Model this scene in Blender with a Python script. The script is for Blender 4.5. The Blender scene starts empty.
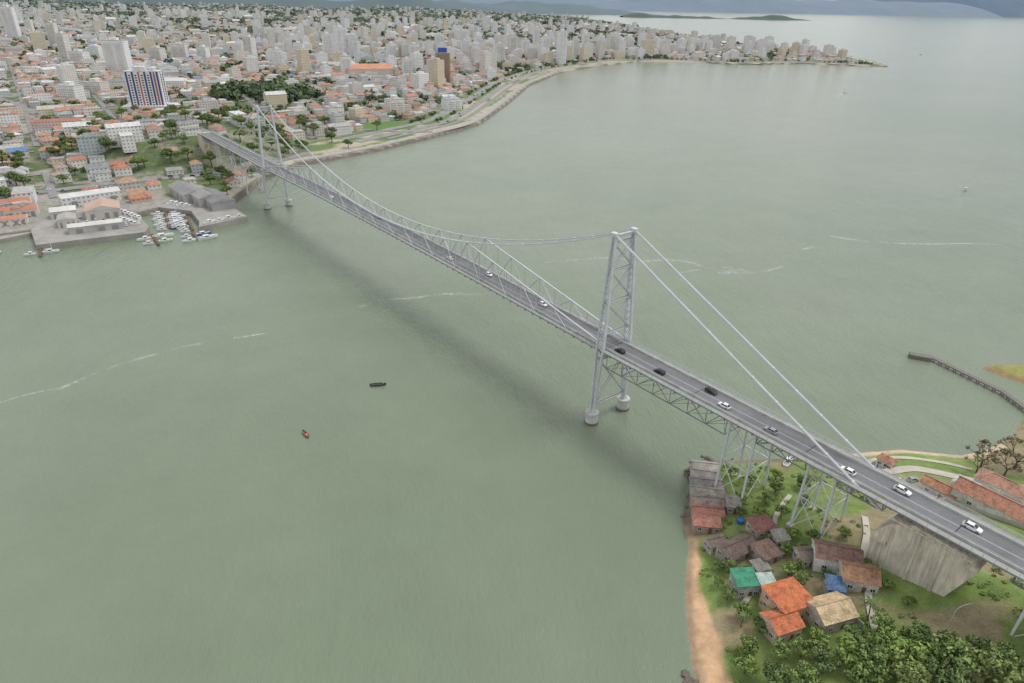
import bpy, math, random
import numpy as np
from mathutils import Vector, Matrix
random.seed(7); rng=np.random.default_rng(7)
scn=bpy.context.scene
COL=scn.collection
D2=math.radians

# ------------------------------------------------------------------ materials
def newmat(name):
    m=bpy.data.materials.new(name); m.use_nodes=True
    nt=m.node_tree; b=nt.nodes["Principled BSDF"]
    return m,nt,b
def N(nt,t,**k):
    n=nt.nodes.new(t)
    for a,v in k.items(): setattr(n,a,v)
    return n
def mathn(nt,op,a,b=None,c=None):
    n=N(nt,"ShaderNodeMath",operation=op)
    for i,v in enumerate((a,b,c)):
        if v is None: continue
        if isinstance(v,(int,float)): n.inputs[i].default_value=v
        else: nt.links.new(v,n.inputs[i])
    return n.outputs[0]
def mixc(nt,fac,a,b,blend='MIX'):
    n=N(nt,"ShaderNodeMix",data_type='RGBA',blend_type=blend)
    for i,v in ((0,fac),(6,a),(7,b)):
        if isinstance(v,(int,float)): n.inputs[i].default_value=v
        elif isinstance(v,(tuple,list)): n.inputs[i].default_value=(v[0],v[1],v[2],1)
        else: nt.links.new(v,n.inputs[i])
    return n.outputs[2]
def objpos(nt,world=False):
    if world: return N(nt,"ShaderNodeNewGeometry").outputs['Position']
    return N(nt,"ShaderNodeTexCoord").outputs['Object']
def noise(nt,vec,scale,detail=3,rough=.55):
    n=N(nt,"ShaderNodeTexNoise"); n.inputs['Scale'].default_value=scale
    n.inputs['Detail'].default_value=detail; n.inputs['Roughness'].default_value=rough
    nt.links.new(vec,n.inputs['Vector']); return n.outputs['Fac']
def ramp(nt,fac,stops):
    n=N(nt,"ShaderNodeValToRGB"); e=n.color_ramp.elements
    while len(e)<len(stops): e.new(.5)
    for i,(p,c) in enumerate(stops):
        e[i].position=p; e[i].color=(c,c,c,1) if isinstance(c,(int,float)) else (*c,1)
    nt.links.new(fac,n.inputs[0]); return n.outputs[0]
def pm(name,col,rough=.7,metal=0,var=.25,scale=.6,bump=0,world=False,streak=0):
    m,nt,b=newmat(name); p=objpos(nt,world)
    f=noise(nt,p,scale,4)
    f2=noise(nt,p,scale*7,2)
    s=mathn(nt,'ADD',mathn(nt,'MULTIPLY',f,.7),mathn(nt,'MULTIPLY',f2,.3))
    c=ramp(nt,s,[(.3,tuple(x*(1-var) for x in col)),(.7,tuple(min(1,x*(1+var)) for x in col))])
    if streak:
        mp=N(nt,"ShaderNodeMapping"); mp.inputs['Scale'].default_value=(1,1,.12); nt.links.new(p,mp.inputs[0])
        c=mixc(nt,streak,c,ramp(nt,noise(nt,mp.outputs[0],.9,4,.7),[(.35,.35),(.6,1.1)]),'MULTIPLY')
    nt.links.new(c,b.inputs['Base Color']); b.inputs['Roughness'].default_value=rough; b.inputs['Metallic'].default_value=metal
    if bump:
        bn=N(nt,"ShaderNodeBump"); bn.inputs['Strength'].default_value=bump; bn.inputs['Distance'].default_value=.1
        nt.links.new(f2,bn.inputs['Height']); nt.links.new(bn.outputs[0],b.inputs['Normal'])
    return m
def attrmat(name,kind):
    m,nt,b=newmat(name)
    at=N(nt,"ShaderNodeAttribute",attribute_name="Col").outputs['Color']
    p=objpos(nt,True)
    if kind=='facade':
        uv=N(nt,"ShaderNodeUVMap"); sp=N(nt,"ShaderNodeSeparateXYZ"); nt.links.new(uv.outputs[0],sp.inputs[0])
        fu=mathn(nt,'FRACT',mathn(nt,'DIVIDE',sp.outputs[0],3.2)); fv=mathn(nt,'FRACT',mathn(nt,'DIVIDE',sp.outputs[1],3.0))
        k=mathn(nt,'MULTIPLY',mathn(nt,'MULTIPLY',mathn(nt,'GREATER_THAN',fu,.3),mathn(nt,'LESS_THAN',fu,.72)),
                mathn(nt,'MULTIPLY',mathn(nt,'GREATER_THAN',fv,.38),mathn(nt,'LESS_THAN',fv,.78)))
        f=noise(nt,p,.12,2)
        base=mixc(nt,1.0,at,ramp(nt,f,[(.3,.86),(.7,1.0)]),'MULTIPLY')
        wn=N(nt,"ShaderNodeTexWhiteNoise"); 
        cmb=N(nt,"ShaderNodeCombineXYZ"); nt.links.new(mathn(nt,'FLOOR',mathn(nt,'DIVIDE',sp.outputs[0],3.2)),cmb.inputs[0]); nt.links.new(mathn(nt,'FLOOR',mathn(nt,'DIVIDE',sp.outputs[1],3.0)),cmb.inputs[1]); nt.links.new(cmb.outputs[0],wn.inputs[0])
        wc=ramp(nt,wn.outputs[0],[(0,(.03,.035,.045)),(1,(.22,.23,.24))])
        c=mixc(nt,mathn(nt,'MULTIPLY',k,.7),base,wc)
        nt.links.new(c,b.inputs['Base Color']); b.inputs['Roughness'].default_value=.75
    elif kind=='roof':
        f=noise(nt,p,.35,4); f2=noise(nt,p,2.2,3)
        base=mixc(nt,1.0,at,ramp(nt,f,[(.3,.65),(.7,1.15)]),'MULTIPLY')
        base=mixc(nt,.5,base,ramp(nt,f2,[(.3,.5),(.7,1.4)]),'MULTIPLY')
        nt.links.new(base,b.inputs['Base Color']); b.inputs['Roughness'].default_value=.85
    elif kind=='sheet':
        uv=N(nt,"ShaderNodeUVMap"); sp=N(nt,"ShaderNodeSeparateXYZ"); nt.links.new(uv.outputs[0],sp.inputs[0])
        fu=mathn(nt,'FRACT',mathn(nt,'DIVIDE',sp.outputs[0],5.5))
        f=noise(nt,p,.08,4,.6)
        base=mixc(nt,1.0,at,ramp(nt,f,[(.3,.82),(.7,1.1)]),'MULTIPLY')
        base=mixc(nt,.6,base,ramp(nt,fu,[(0,.6),(.08,1.0)]),'MULTIPLY')
        nt.links.new(base,b.inputs['Base Color']); b.inputs['Roughness'].default_value=.7
    elif kind=='ground':
        f=noise(nt,p,.35,5,.65); f2=noise(nt,p,.05,4); f3=noise(nt,p,2.5,4,.7)
        base=mixc(nt,.7,at,ramp(nt,f,[(.3,.68),(.7,1.3)]),'MULTIPLY')
        base=mixc(nt,.6,base,ramp(nt,f2,[(.35,.78),(.65,1.2)]),'MULTIPLY')
        k=N(nt,"ShaderNodeAttribute",attribute_name="Mix").outputs['Fac']
        base=mixc(nt,mathn(nt,'MULTIPLY',k,.45),base,mixc(nt,1.0,base,ramp(nt,f3,[(.3,.35),(.7,1.6)]),'MULTIPLY'))
        nt.links.new(base,b.inputs['Base Color']); b.inputs['Roughness'].default_value=.95
        bn=N(nt,"ShaderNodeBump"); bn.inputs['Strength'].default_value=.3; bn.inputs['Distance'].default_value=.3
        nt.links.new(f3,bn.inputs['Height']); nt.links.new(bn.outputs[0],b.inputs['Normal'])
    elif kind=='cityground':
        f=noise(nt,p,.03,5,.7); f2=noise(nt,p,.25,3)
        g=ramp(nt,f,[(.44,(.08,.12,.045)),(.49,(.14,.17,.08)),(.54,(.30,.27,.23)),(.7,(.42,.38,.33))])
        sp=N(nt,"ShaderNodeAttribute",attribute_name="Mix").outputs['Fac']
        base=mixc(nt,sp,at,g)
        base=mixc(nt,.7,base,ramp(nt,f2,[(.3,.65),(.7,1.3)]),'MULTIPLY')
        nt.links.new(base,b.inputs['Base Color']); b.inputs['Roughness'].default_value=.95
    elif kind=='leaf':
        f=noise(nt,p,.5,2)
        base=mixc(nt,1.0,at,ramp(nt,f,[(.3,.68),(.7,1.35)]),'MULTIPLY')
        nt.links.new(base,b.inputs['Base Color']); b.inputs['Roughness'].default_value=.8
    elif kind=='tile':
        uv=N(nt,"ShaderNodeUVMap"); sp=N(nt,"ShaderNodeSeparateXYZ"); nt.links.new(uv.outputs[0],sp.inputs[0])
        fu=mathn(nt,'PINGPONG',sp.outputs[0],.16); fv=mathn(nt,'FRACT',mathn(nt,'DIVIDE',sp.outputs[1],.4))
        f=noise(nt,p,.5,5,.75); f2=noise(nt,p,3,4,.75)
        base=mixc(nt,1.0,at,ramp(nt,f,[(.3,.4),(.5,.9),(.7,1.25)]),'MULTIPLY')
        base=mixc(nt,.8,base,ramp(nt,f2,[(.3,.4),(.7,1.45)]),'MULTIPLY')
        base=mixc(nt,.5,base,ramp(nt,mathn(nt,'DIVIDE',fu,.16),[(0,.45),(.5,1.1)]),'MULTIPLY')
        base=mixc(nt,.3,base,ramp(nt,fv,[(0,.5),(.3,1.1)]),'MULTIPLY')
        nt.links.new(base,b.inputs['Base Color']); b.inputs['Roughness'].default_value=.85
        bn=N(nt,"ShaderNodeBump"); bn.inputs['Strength'].default_value=.6; bn.inputs['Distance'].default_value=.08
        nt.links.new(fu,bn.inputs['Height']); nt.links.new(bn.outputs[0],b.inputs['Normal'])
    return m
M={}
M['facade']=attrmat('facade_paint','facade'); M['roof']=attrmat('roofing','roof'); M['ground']=attrmat('island_ground','ground')
M['city']=attrmat('city_ground','cityground'); M['leaf']=attrmat('foliage','leaf'); M['tile']=attrmat('roof_tiles','tile'); M['sheet']=attrmat('sheet_roofing','sheet')
M['steel']=pm('painted_steel',(.46,.48,.50),.5,0,.14,.25)
M['steel_light']=pm('pale_painted_steel',(.58,.60,.62),.5,0,.12,.25)
M['steel_dark']=pm('weathered_steel',(.25,.26,.27),.6,0,.3,.3)
M['asphalt']=pm('asphalt',(.165,.168,.175),.9,0,.22,.12)
M['street']=pm('street_asphalt',(.25,.245,.24),.9,0,.2,.1,world=True)
M['paint']=pm('road_paint',(.5,.5,.49),.7,0,.15,1)
M['walk']=pm('walkway',(.34,.335,.33),.85,0,.18,.3)
M['concrete']=pm('concrete',(.50,.46,.39),.9,0,.16,.3)
M['abut']=pm('abutment_concrete',(.66,.60,.49),.9,0,.12,.25,streak=.55)
M['quay']=pm('quay_concrete',(.32,.30,.275),.9,0,.3,.06,world=True)
M['pier']=pm('pier_concrete',(.5,.5,.47),.85,0,.25,.3)
M['pierwet']=pm('pier_wet_base',(.16,.15,.12),.6,0,.3,.6)
M['bark']=pm('bark',(.12,.085,.06),.95,0,.3,2)
M['rock']=pm('rock',(.16,.135,.115),.95,0,.4,.8,bump=.5)
M['jetty']=pm('jetty_concrete',(.19,.175,.155),.95,0,.2,.5)
M['white']=pm('white_gloss',(.78,.78,.78),.35,0,.04,.5)
M['black']=pm('black_paint',(.02,.02,.022),.3,0,.1,.5)
M['silver']=pm('silver_paint',(.35,.36,.38),.3,.3,.05,.5)
M['glass']=pm('dark_glass',(.02,.025,.03),.08,0,.1,.5)
M['rubber']=pm('rubber',(.02,.02,.02),.8,0,.1,3)
M['lamp']=pm('lamp_lens',(.8,.8,.75),.2,0,.05,3)
M['red']=pm('red_lens',(.4,.02,.02),.3,0,.05,3)
M['wood']=pm('boat_wood',(.35,.14,.06),.6,0,.25,2)
M['darkhull']=pm('dark_hull',(.06,.07,.06),.6,0,.25,2)
M['door']=pm('door_wood',(.14,.08,.05),.7,0,.2,2)
M['frame']=pm('window_frame',(.6,.6,.58),.6,0,.1,2)
M['cloth_red']=pm('cloth_red',(.4,.05,.04),.9); M['cloth_blue']=pm('cloth_blue',(.05,.09,.22),.9); M['cloth_white']=pm('cloth_white',(.6,.6,.6),.9)
M['hair']=pm('hair',(.03,.02,.015),.8)
M['blue']=pm('blue_plastic',(.03,.14,.4),.5,0,.1,1)
M['facade_blue']=pm('facade_blue',(.04,.07,.2),.5,0,.1,.3)
M['facade_red']=pm('facade_red',(.42,.09,.06),.6,0,.1,.3)
M['facade_white']=pm('facade_white',(.78,.78,.78),.7,0,.08,.3)
def water_mat():
    m,nt,b=newmat('bay_water'); p=objpos(nt,True)
    big=noise(nt,p,.0035,4,.6); mid=noise(nt,p,.025,3,.65)
    c=ramp(nt,big,[(.32,(.168,.210,.138)),(.68,(.212,.246,.178))])
    c=mixc(nt,.28,c,ramp(nt,mid,[(.3,.8),(.7,1.2)]),'MULTIPLY')
    nt.links.new(c,b.inputs['Base Color']); b.inputs['Roughness'].default_value=.13
    b.inputs['IOR'].default_value=1.36
    mp=N(nt,"ShaderNodeMapping"); mp.inputs['Rotation'].default_value=(0,0,.6); mp.inputs['Scale'].default_value=(1,.4,1)
    nt.links.new(p,mp.inputs[0])
    w1=noise(nt,mp.outputs[0],.75,4,.65); w2=noise(nt,mp.outputs[0],.14,2,.5)
    h=mathn(nt,'ADD',mathn(nt,'MULTIPLY',w1,.6),mathn(nt,'MULTIPLY',w2,.9))
    bn=N(nt,"ShaderNodeBump"); bn.inputs['Strength'].default_value=.7; bn.inputs['Distance'].default_value=1.0
    nt.links.new(h,bn.inputs['Height']); nt.links.new(bn.outputs[0],b.inputs['Normal'])
    return m
M['water']=water_mat()
def foam_mat(name='foam',lo=.5,hi=.68,op=.75,sc=.35,glo=.42):
    m,nt,b=newmat(name); p=objpos(nt,True)
    b.inputs['Base Color'].default_value=(.70,.72,.69,1); b.inputs['Roughness'].default_value=.9
    uv=N(nt,"ShaderNodeUVMap"); sp=N(nt,"ShaderNodeSeparateXYZ"); nt.links.new(uv.outputs[0],sp.inputs[0])
    e=mathn(nt,'SUBTRACT',1,mathn(nt,'ABSOLUTE',mathn(nt,'SUBTRACT',mathn(nt,'MULTIPLY',sp.outputs[1],2),1)))
    f=noise(nt,p,sc,5,.8); g=noise(nt,p,.05,3,.6)
    s=mathn(nt,'MULTIPLY',ramp(nt,f,[(lo,0),(hi,1)]),mathn(nt,'MULTIPLY',e,ramp(nt,g,[(glo,.1),(glo+.2,1)])))
    s=mathn(nt,'MULTIPLY',s,op)
    nt.links.new(s,b.inputs['Alpha'])
    return m
M['foam']=foam_mat('foam',.38,.66,.85,.4,.38)
M['foam2']=foam_mat('shore_foam',.45,.7,.4,.8,.45)

# ------------------------------------------------------------------ mesh builder
class MB:
    def __init__(s): s.v=[];s.f=[];s.mi=[];s.c=[];s.uv=[]
    def face(s,pts,mi=0,col=(.5,.5,.5),uv=None):
        i=len(s.v); s.v.extend(pts); n=len(pts); s.f.append(tuple(range(i,i+n))); s.mi.append(mi); s.c.append(col)
        s.uv.append(uv if uv else [(0,0)]*n)
    def beam(s,p,q,w,h=None,mi=0,col=(.5,.5,.5),up=(0,0,1)):
        h=h or w; p=Vector(p);q=Vector(q);d=(q-p)
        if d.length<1e-6: return
        d.normalize(); u=Vector(up)
        if abs(d.dot(u))>.98: u=Vector((1,0,0))
        a=d.cross(u).normalized(); b=a.cross(d).normalized()
        a*=w/2;b*=h/2
        P=[p-a-b,p+a-b,p+a+b,p-a+b,q-a-b,q+a-b,q+a+b,q-a+b]
        for f in ((0,1,2,3),(7,6,5,4),(0,4,5,1),(1,5,6,2),(2,6,7,3),(3,7,4,0)): s.face([tuple(P[k]) for k in f],mi,col)
    def taper(s,p,q,w0,h0,w1,h1,mi=0,col=(.5,.5,.5)):
        P=[(p[0]+a*w0/2,p[1]+b*h0/2,p[2]) for a,b in ((-1,-1),(1,-1),(1,1),(-1,1))]
        Q=[(q[0]+a*w1/2,q[1]+b*h1/2,q[2]) for a,b in ((-1,-1),(1,-1),(1,1),(-1,1))]
        for i in range(4):
            j=(i+1)%4; s.face([P[i],P[j],Q[j],Q[i]],mi,col)
        s.face(P[::-1],mi,col); s.face(Q,mi,col)
    def box(s,x,y,z,w,d,h,ang=0,mi=0,col=(.5,.5,.5),tmi=None,tcol=None,bottom=False):
        c,n=math.cos(ang),math.sin(ang)
        P=[(x+a*w/2*c-b*d/2*n,y+a*w/2*n+b*d/2*c) for a,b in ((-1,-1),(1,-1),(1,1),(-1,1))]
        L=[w,d,w,d]; u0=0
        for i in range(4):
            a,b=P[i],P[(i+1)%4]
            s.face([(a[0],a[1],z),(b[0],b[1],z),(b[0],b[1],z+h),(a[0],a[1],z+h)],mi,col,[(u0,0),(u0+L[i],0),(u0+L[i],h),(u0,h)])
            u0+=L[i]+1
        s.face([(q[0],q[1],z+h) for q in P],mi if tmi is None else tmi,col if tcol is None else tcol)
        if bottom: s.face([(q[0],q[1],z) for q in P[::-1]],mi,col)
    def hip(s,x,y,z,w,d,rh,ang,mi,col,gable=False,gmi=0,gcol=None,ov=.4):
        c,n=math.cos(ang),math.sin(ang)
        def T(a,b,zz): return (x+a*c-b*n,y+a*n+b*c,zz)
        hw,hd=w/2+ov,d/2+ov
        P=[(-hw,-hd),(hw,-hd),(hw,hd),(-hw,hd)]
        if w>=d:
            r=hw if gable else max(hw-hd,0.01)
            A,B=(-r,0),(r,0)
            fs=[([P[0],P[1]],[B,A]),([P[2],P[3]],[A,B])]; en=[(P[1],P[2],B),(P[3],P[0],A)]
        else:
            r=hd if gable else max(hd-hw,0.01)
            A,B=(0,-r),(0,r)
            fs=[([P[1],P[2]],[B,A]),([P[3],P[0]],[A,B])]; en=[(P[0],P[1],A),(P[2],P[3],B)]
        sl=math.hypot(min(hw,hd),rh)
        for lo,hi in fs:
            l=math.dist(lo[0],lo[1])
            s.face([T(*lo[0],z),T(*lo[1],z),T(*hi[0],z+rh),T(*hi[1],z+rh)],mi,col,[(0,0),(l,0),(l/2+r,sl),(l/2-r,sl)])
        for a,b,k in en:
            l=math.dist(a,b)
            if gable: s.face([T(*a,z),T(*b,z),T(*k,z+rh)],gmi,gcol or col,[(0.6,0.),(.9,0),(.7,.2)])
            else: s.face([T(*a,z),T(*b,z),T(*k,z+rh)],mi,col,[(0,0),(l,0),(l/2,sl)])
        s.face([T(*q,z-.02) for q in P[::-1]],mi,tuple(v*.6 for v in col))
    def cyl(s,x,y,z0,z1,r0,r1=None,n=12,mi=0,col=(.5,.5,.5),cap=True):
        r1=r0 if r1 is None else r1
        A=[(x+r0*math.cos(6.2832*i/n),y+r0*math.sin(6.2832*i/n),z0) for i in range(n)]
        B=[(x+r1*math.cos(6.2832*i/n),y+r1*math.sin(6.2832*i/n),z1) for i in range(n)]
        for i in range(n):
            j=(i+1)%n; s.face([A[i],A[j],B[j],B[i]],mi,col)
        if cap: s.face(B,mi,col); s.face(A[::-1],mi,col)
    def tube(s,p,q,r0,r1,n=6,mi=0,col=(.5,.5,.5)):
        p=Vector(p);q=Vector(q);d=(q-p).normalized(); u=Vector((0,0,1)) if abs(d.z)<.9 else Vector((1,0,0))
        a=d.cross(u).normalized(); b=a.cross(d)
        A=[tuple(p+(a*math.cos(6.2832*i/n)+b*math.sin(6.2832*i/n))*r0) for i in range(n)]
        B=[tuple(q+(a*math.cos(6.2832*i/n)+b*math.sin(6.2832*i/n))*r1) for i in range(n)]
        for i in range(n):
            j=(i+1)%n; s.face([A[i],A[j],B[j],B[i]],mi,col)
    def mesh(s,name,mats):
        me=bpy.data.meshes.new(name); me.from_pydata([tuple(v) for v in s.v],[],s.f)
        for m in mats: me.materials.append(M[m] if isinstance(m,str) else m)
        me.polygons.foreach_set('material_index',s.mi)
        ca=me.color_attributes.new('Col','FLOAT_COLOR','CORNER')
        arr=[];uvs=[]
        for f,c,u in zip(s.f,s.c,s.uv):
            k=(c[0],c[1],c[2],1.0)
            for i in range(len(f)): arr.extend(k); uvs.extend(u[i])
        ca.data.foreach_set('color',arr)
        ul=me.uv_layers.new(name='UVMap'); ul.data.foreach_set('uv',uvs)
        me.update(); return me
def thing(name,label,cat,loc=(0,0,0),rz=0,group=None,mesh=None,kind=None,scale=1):
    o=bpy.data.objects.new(name,mesh); o.location=loc; o.rotation_euler=(0,0,rz)
    if scale!=1: o.scale=(scale,)*3
    COL.objects.link(o)
    if kind: o["kind"]=kind
    if label: o["label"]=label
    if cat: o["category"]=cat
    if group: o["group"]=group
    return o
def part(parent,name,mesh,loc=(0,0,0),label=None,rz=0):
    o=bpy.data.objects.new(name,mesh); o.parent=parent; o.location=loc; o.rotation_euler=(0,0,rz); COL.objects.link(o)
    if label: o["label"]=label
    return o

# ------------------------------------------------------------------ terrain
FC=[(-339,418),(-323,429),(-302,400),(-249,430),(-252,440),(-276,472),(-266,488),(-240,480),(-222,455),(-218,443),(-195,470),(-220,498),(-224,587),(-210,653),(-183,684),(-147,733),(-102,810),(-48,918),(-14,1119),(26,1401),(102,1693),(221,1919),(356,2089),(532,2094),(664,2053),(836,2128),(965,2087),(1076,2077),(1131,2316),(1159,2604),(1076,2869),(1030,3378),(993,3986),(944,5248),(857,6506),(700,9800),(-9500,9800),(-9500,250),(-700,330),(-450,395)]
NC=[(44,60),(45,85),(46,103),(46,112),(47.5,122),(49.5,134),(52,143),(54.5,151),(55,162),(61,177),(63,189),(70,193),(80,193),(105,196),(132,200),(144,202),(165,199),(175,202),(190,210),(206,225),(240,250),(330,260),(330,40),(44,40)]
def sdist(X,Y,P):
    X=np.asarray(X,float);Y=np.asarray(Y,float)
    m=np.full(X.shape,1e18); ins=np.zeros(X.shape,bool)
    n=len(P)
    for i in range(n):
        ax,ay=P[i];bx,by=P[(i+1)%n];dx,dy=bx-ax,by-ay
        t=np.clip(((X-ax)*dx+(Y-ay)*dy)/(dx*dx+dy*dy),0,1)
        m=np.minimum(m,(X-ax-t*dx)**2+(Y-ay-t*dy)**2)
        if dy!=0:
            c=((ay>Y)!=(by>Y))&(X<dx*(Y-ay)/dy+ax); ins^=c
    return np.where(ins,1,-1)*np.sqrt(m)
def sm(x): x=np.clip(x,0,1); return x*x*(3-2*x)
def wob(x,y): return np.sin(x/230+1.3)*np.cos(y/310)+.5*np.sin(x/97+y/140)+.3*np.cos(x/53-y/71)
HC=(-352,712)
def zcont(x,y,sd=None):
    x=np.asarray(x,float);y=np.asarray(y,float)
    if sd is None: sd=sdist(x,y,FC)
    z=np.clip(sd*1.4,-4,3.2)+np.clip((sd-60)*.014,0,30)*sm((sd-60)/200)+4*wob(x,y)*sm((sd-90)/300)*sm((sd-90)/300)
    r=np.hypot(x-HC[0],y-HC[1]); z=z+20*sm(1-(r-55)/74)*sm((sd-8)/40)
    r=np.hypot(x+380,y-1050); z=z+14*sm(1-(r-30)/110)
    z=z+np.clip((y-3000)*.006,0,60)*sm((sd-200)/1500)*(1+.5*wob(x*.3,y*.3))
    return np.where(sd<0,np.clip(sd*1.4,-4,0),z)
def zisl(x,y,sd=None):
    x=np.asarray(x,float);y=np.asarray(y,float)
    if sd is None: sd=sdist(x,y,NC)
    z=np.clip(sd*.3,-3,.6)+np.clip(.2*sd,0,21)+.25*np.sin(x/3.1+1)*np.cos(y/4.3)*np.clip(sd/15,0,1)
    return np.where(sd<0,np.clip(sd*.4,-3,0),z)
def gridmesh(name,xs,ys,zf,mat,colf,mixf=None):
    X,Y=np.meshgrid(xs,ys); sd,Z=zf(X,Y)
    ny,nx=X.shape
    idx=np.arange(nx*ny).reshape(ny,nx)
    q=np.stack([idx[:-1,:-1],idx[:-1,1:],idx[1:,1:],idx[1:,:-1]],-1).reshape(-1,4)
    keep=(sd.ravel()[q].max(1)>-12); q=q[keep]
    me=bpy.data.meshes.new(name); me.from_pydata(np.stack([X.ravel(),Y.ravel(),Z.ravel()],1).tolist(),[],q.tolist())
    me.materials.append(M[mat])
    C=colf(X,Y,Z,sd).reshape(-1,3); C=np.concatenate([C,np.ones((len(C),1))],1)
    ca=me.color_attributes.new('Col','FLOAT_COLOR','POINT'); ca.data.foreach_set('color',C.ravel())
    if mixf is not None:
        a=me.attributes.new('Mix','FLOAT','POINT'); a.data.foreach_set('value',mixf(X,Y,Z,sd).ravel())
    me.polygons.foreach_set('use_smooth',[True]*len(me.polygons))
    me.update(); return me
def lerpc(C,m,c): 
    m=m[...,None]; return C*(1-m)+np.array(c)*m
def hn(x,y,s,k=0):
    return .5+.25*(np.sin(x/s+1.7*np.sin(y/s*.8+k))+np.cos(y/s*1.1+1.9*np.sin(x/s*.7+k*2)))
def ccol(X,Y,Z,sd):
    C=np.ones(X.shape+(3,))*np.array((.30,.27,.22))
    gr=hn(X,Y,26,1)
    C=lerpc(C,sm((gr-.45)*6),(.14,.19,.07))
    strip_=((Y>680)&(X>-260)).astype(float)
    C=lerpc(C,strip_*sm((sd-18)/3)*(1-sm((sd-78)/5))*(1-sm((gr-.62)*8)),(.42,.37,.28))
    C=lerpc(C,strip_*((sd>50)&(sd<62)).astype(float)*(hn(X,Y,60,4)>.32),(.13,.2,.06))
    C=lerpc(C,strip_*((sd>18)&(sd<24)).astype(float)*(hn(X,Y,50,8)>.4),(.15,.21,.07))
    C=lerpc(C,strip_*((sd>74)&(sd<84)).astype(float)*(hn(X,Y,45,2)>.4),(.12,.18,.06))
    C=lerpc(C,((sd<18)&(sd>5)).astype(float),(.42,.38,.31))
    C=lerpc(C,((X<-190)&(Y<520)&(sd>0)).astype(float),(.32,.30,.27))
    C=lerpc(C,(np.hypot((X+161),(Y-879))<36).astype(float),(.11,.20,.05))
    C=lerpc(C,(np.hypot(X-HC[0],Y-HC[1])<130)*sm((hn(X,Y,18,2)-.3)*4),(.12,.15,.07))
    C=lerpc(C,sm((5-sd)/2),(.15,.13,.11))
    return C
def cmix(X,Y,Z,sd):
    m=sm((sd-76)/22)
    m=np.where((X<-190)&(Y<520),0.15,m)
    m=np.where(np.hypot(X+161,Y-879)<38,0,m)
    return np.where(np.hypot(X-HC[0],Y-HC[1])<130,.5,m)
def axis(a,b,s0,g,cap=1e9):
    o=[a];s=s0
    while o[-1]<b: o.append(o[-1]+s); s=min(cap,s*(1+g))
    return o
xs=[-v for v in axis(440,9500,9,.035)][::-1]+list(np.arange(-434,-352,6))+list(np.arange(-350,-186,2.5))+list(np.arange(-184,70,6))+axis(74,1200,9,.01,16)
ys=list(np.arange(380,540,2.5))+list(np.arange(542,1000,6))+axis(1004,9700,8,.011)
me=gridmesh('ground',np.array(xs),np.array(ys),lambda X,Y:(lambda s:(s,zcont(X,Y,s)))(sdist(X,Y,FC)),'city',ccol,cmix)
thing('ground',None,None,mesh=me,kind='structure')
def sandm(X,Y,sd):
    ws=X-np.interp(Y,[60,85,103,112,122,134,143,151,162,177],[44,45,46,46,47.5,49.5,52,54.5,55,61])+.8*np.sin(Y/5.)+.4*np.sin(Y/2.1)
    w=np.interp(Y,[90,105,118,132,143,150,155],[11,9,7.2,5.8,4.2,2.8,0])
    return sm((w-ws)/1.8),ws
def icol(X,Y,Z,sd):
    C=np.ones(X.shape+(3,))*np.array((.16,.23,.06))
    C=lerpc(C,sm((hn(X,Y,5,2)-.45)*4)*.7,(.22,.275,.085))
    C=lerpc(C,sm((hn(X,Y,7,5)-.7)*8)*.8,(.30,.23,.15))
    C=lerpc(C,sm(1-np.hypot((X-72)/14,(Y-140)/24))*.7,(.25,.21,.14))
    C=lerpc(C,sm(1-np.hypot((X-150)/26,(Y-165)/20))*.9,(.36,.31,.26))
    C=lerpc(C,sm(1-np.hypot((X-118)/9,(Y-116)/5))*.7,(.36,.27,.18))
    s,ws=sandm(X,Y,sd)
    C=lerpc(C,s,(.56,.36,.21))
    C=lerpc(C,sm((4.2-sd)/1.2)*((X>112)&(X<185)&(Y>180)),(.55,.42,.30))
    C=lerpc(C,sm((4-sd)/2)*((Y>155)&(X<110)),(.2,.16,.12))
    C=lerpc(C,sm((2.4-sd)/1.6)*(Y<160),(.34,.24,.15))
    return C
me=gridmesh('ground_island',np.arange(30,300,1.1),np.arange(50,262,1.1),lambda X,Y:(lambda s:(s,zisl(X,Y,s)))(sdist(X,Y,NC)),'ground',icol,lambda X,Y,Z,sd:1-.92*sandm(X,Y,sd)[0])
thing('terrain',None,None,mesh=me,kind='structure')
mb=MB(); Wd=60000
mb.face([(-Wd,-2000,0),(Wd,-2000,0),(Wd,Wd,0),(-Wd,Wd,0)])
thing('water',None,None,mesh=mb.mesh('water',['water']),kind='structure')
def ridge(name,x0,x1,y,depth,hf,col,nx=220,ny=14):
    xs=np.linspace(x0,x1,nx); ts=np.linspace(0,1,ny)
    V=[];F=[]
    for j,t in enumerate(ts):
        for i,x in enumerate(xs):
            e=math.sin(math.pi*t)
            V.append((x,y+depth*t,-5+hf(x,t)*e))
    for j in range(ny-1):
        for i in range(nx-1):
            a=j*nx+i; F.append((a,a+1,a+nx+1,a+nx))
    m=bpy.data.meshes.new(name); m.from_pydata(V,[],F); m.materials.append(pm(name+'_hazed_cover',col,.95,0,.1,.0012,world=True))  # cover colour has distance haze put in, blue-grey on far ranges
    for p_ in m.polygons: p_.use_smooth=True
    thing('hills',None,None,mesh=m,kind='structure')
def fr(x,s,k=0): return .5+.5*(math.sin(x/s+k)*.5+math.sin(x/s*2.3+k*3)*.28+math.sin(x/s*5.1+k)*.14+math.sin(x/s*11+k*2)*.08)
ridge('hills_a',-9500,-900,9000,3500,lambda x,t:280*(.45+.8*fr(x,1300,1))*(.85+.3*fr(x+t*3000,300,2))*min(1,(x+9800)/300)*min(1,(-700-x)/900),(.09,.13,.14))
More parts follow.
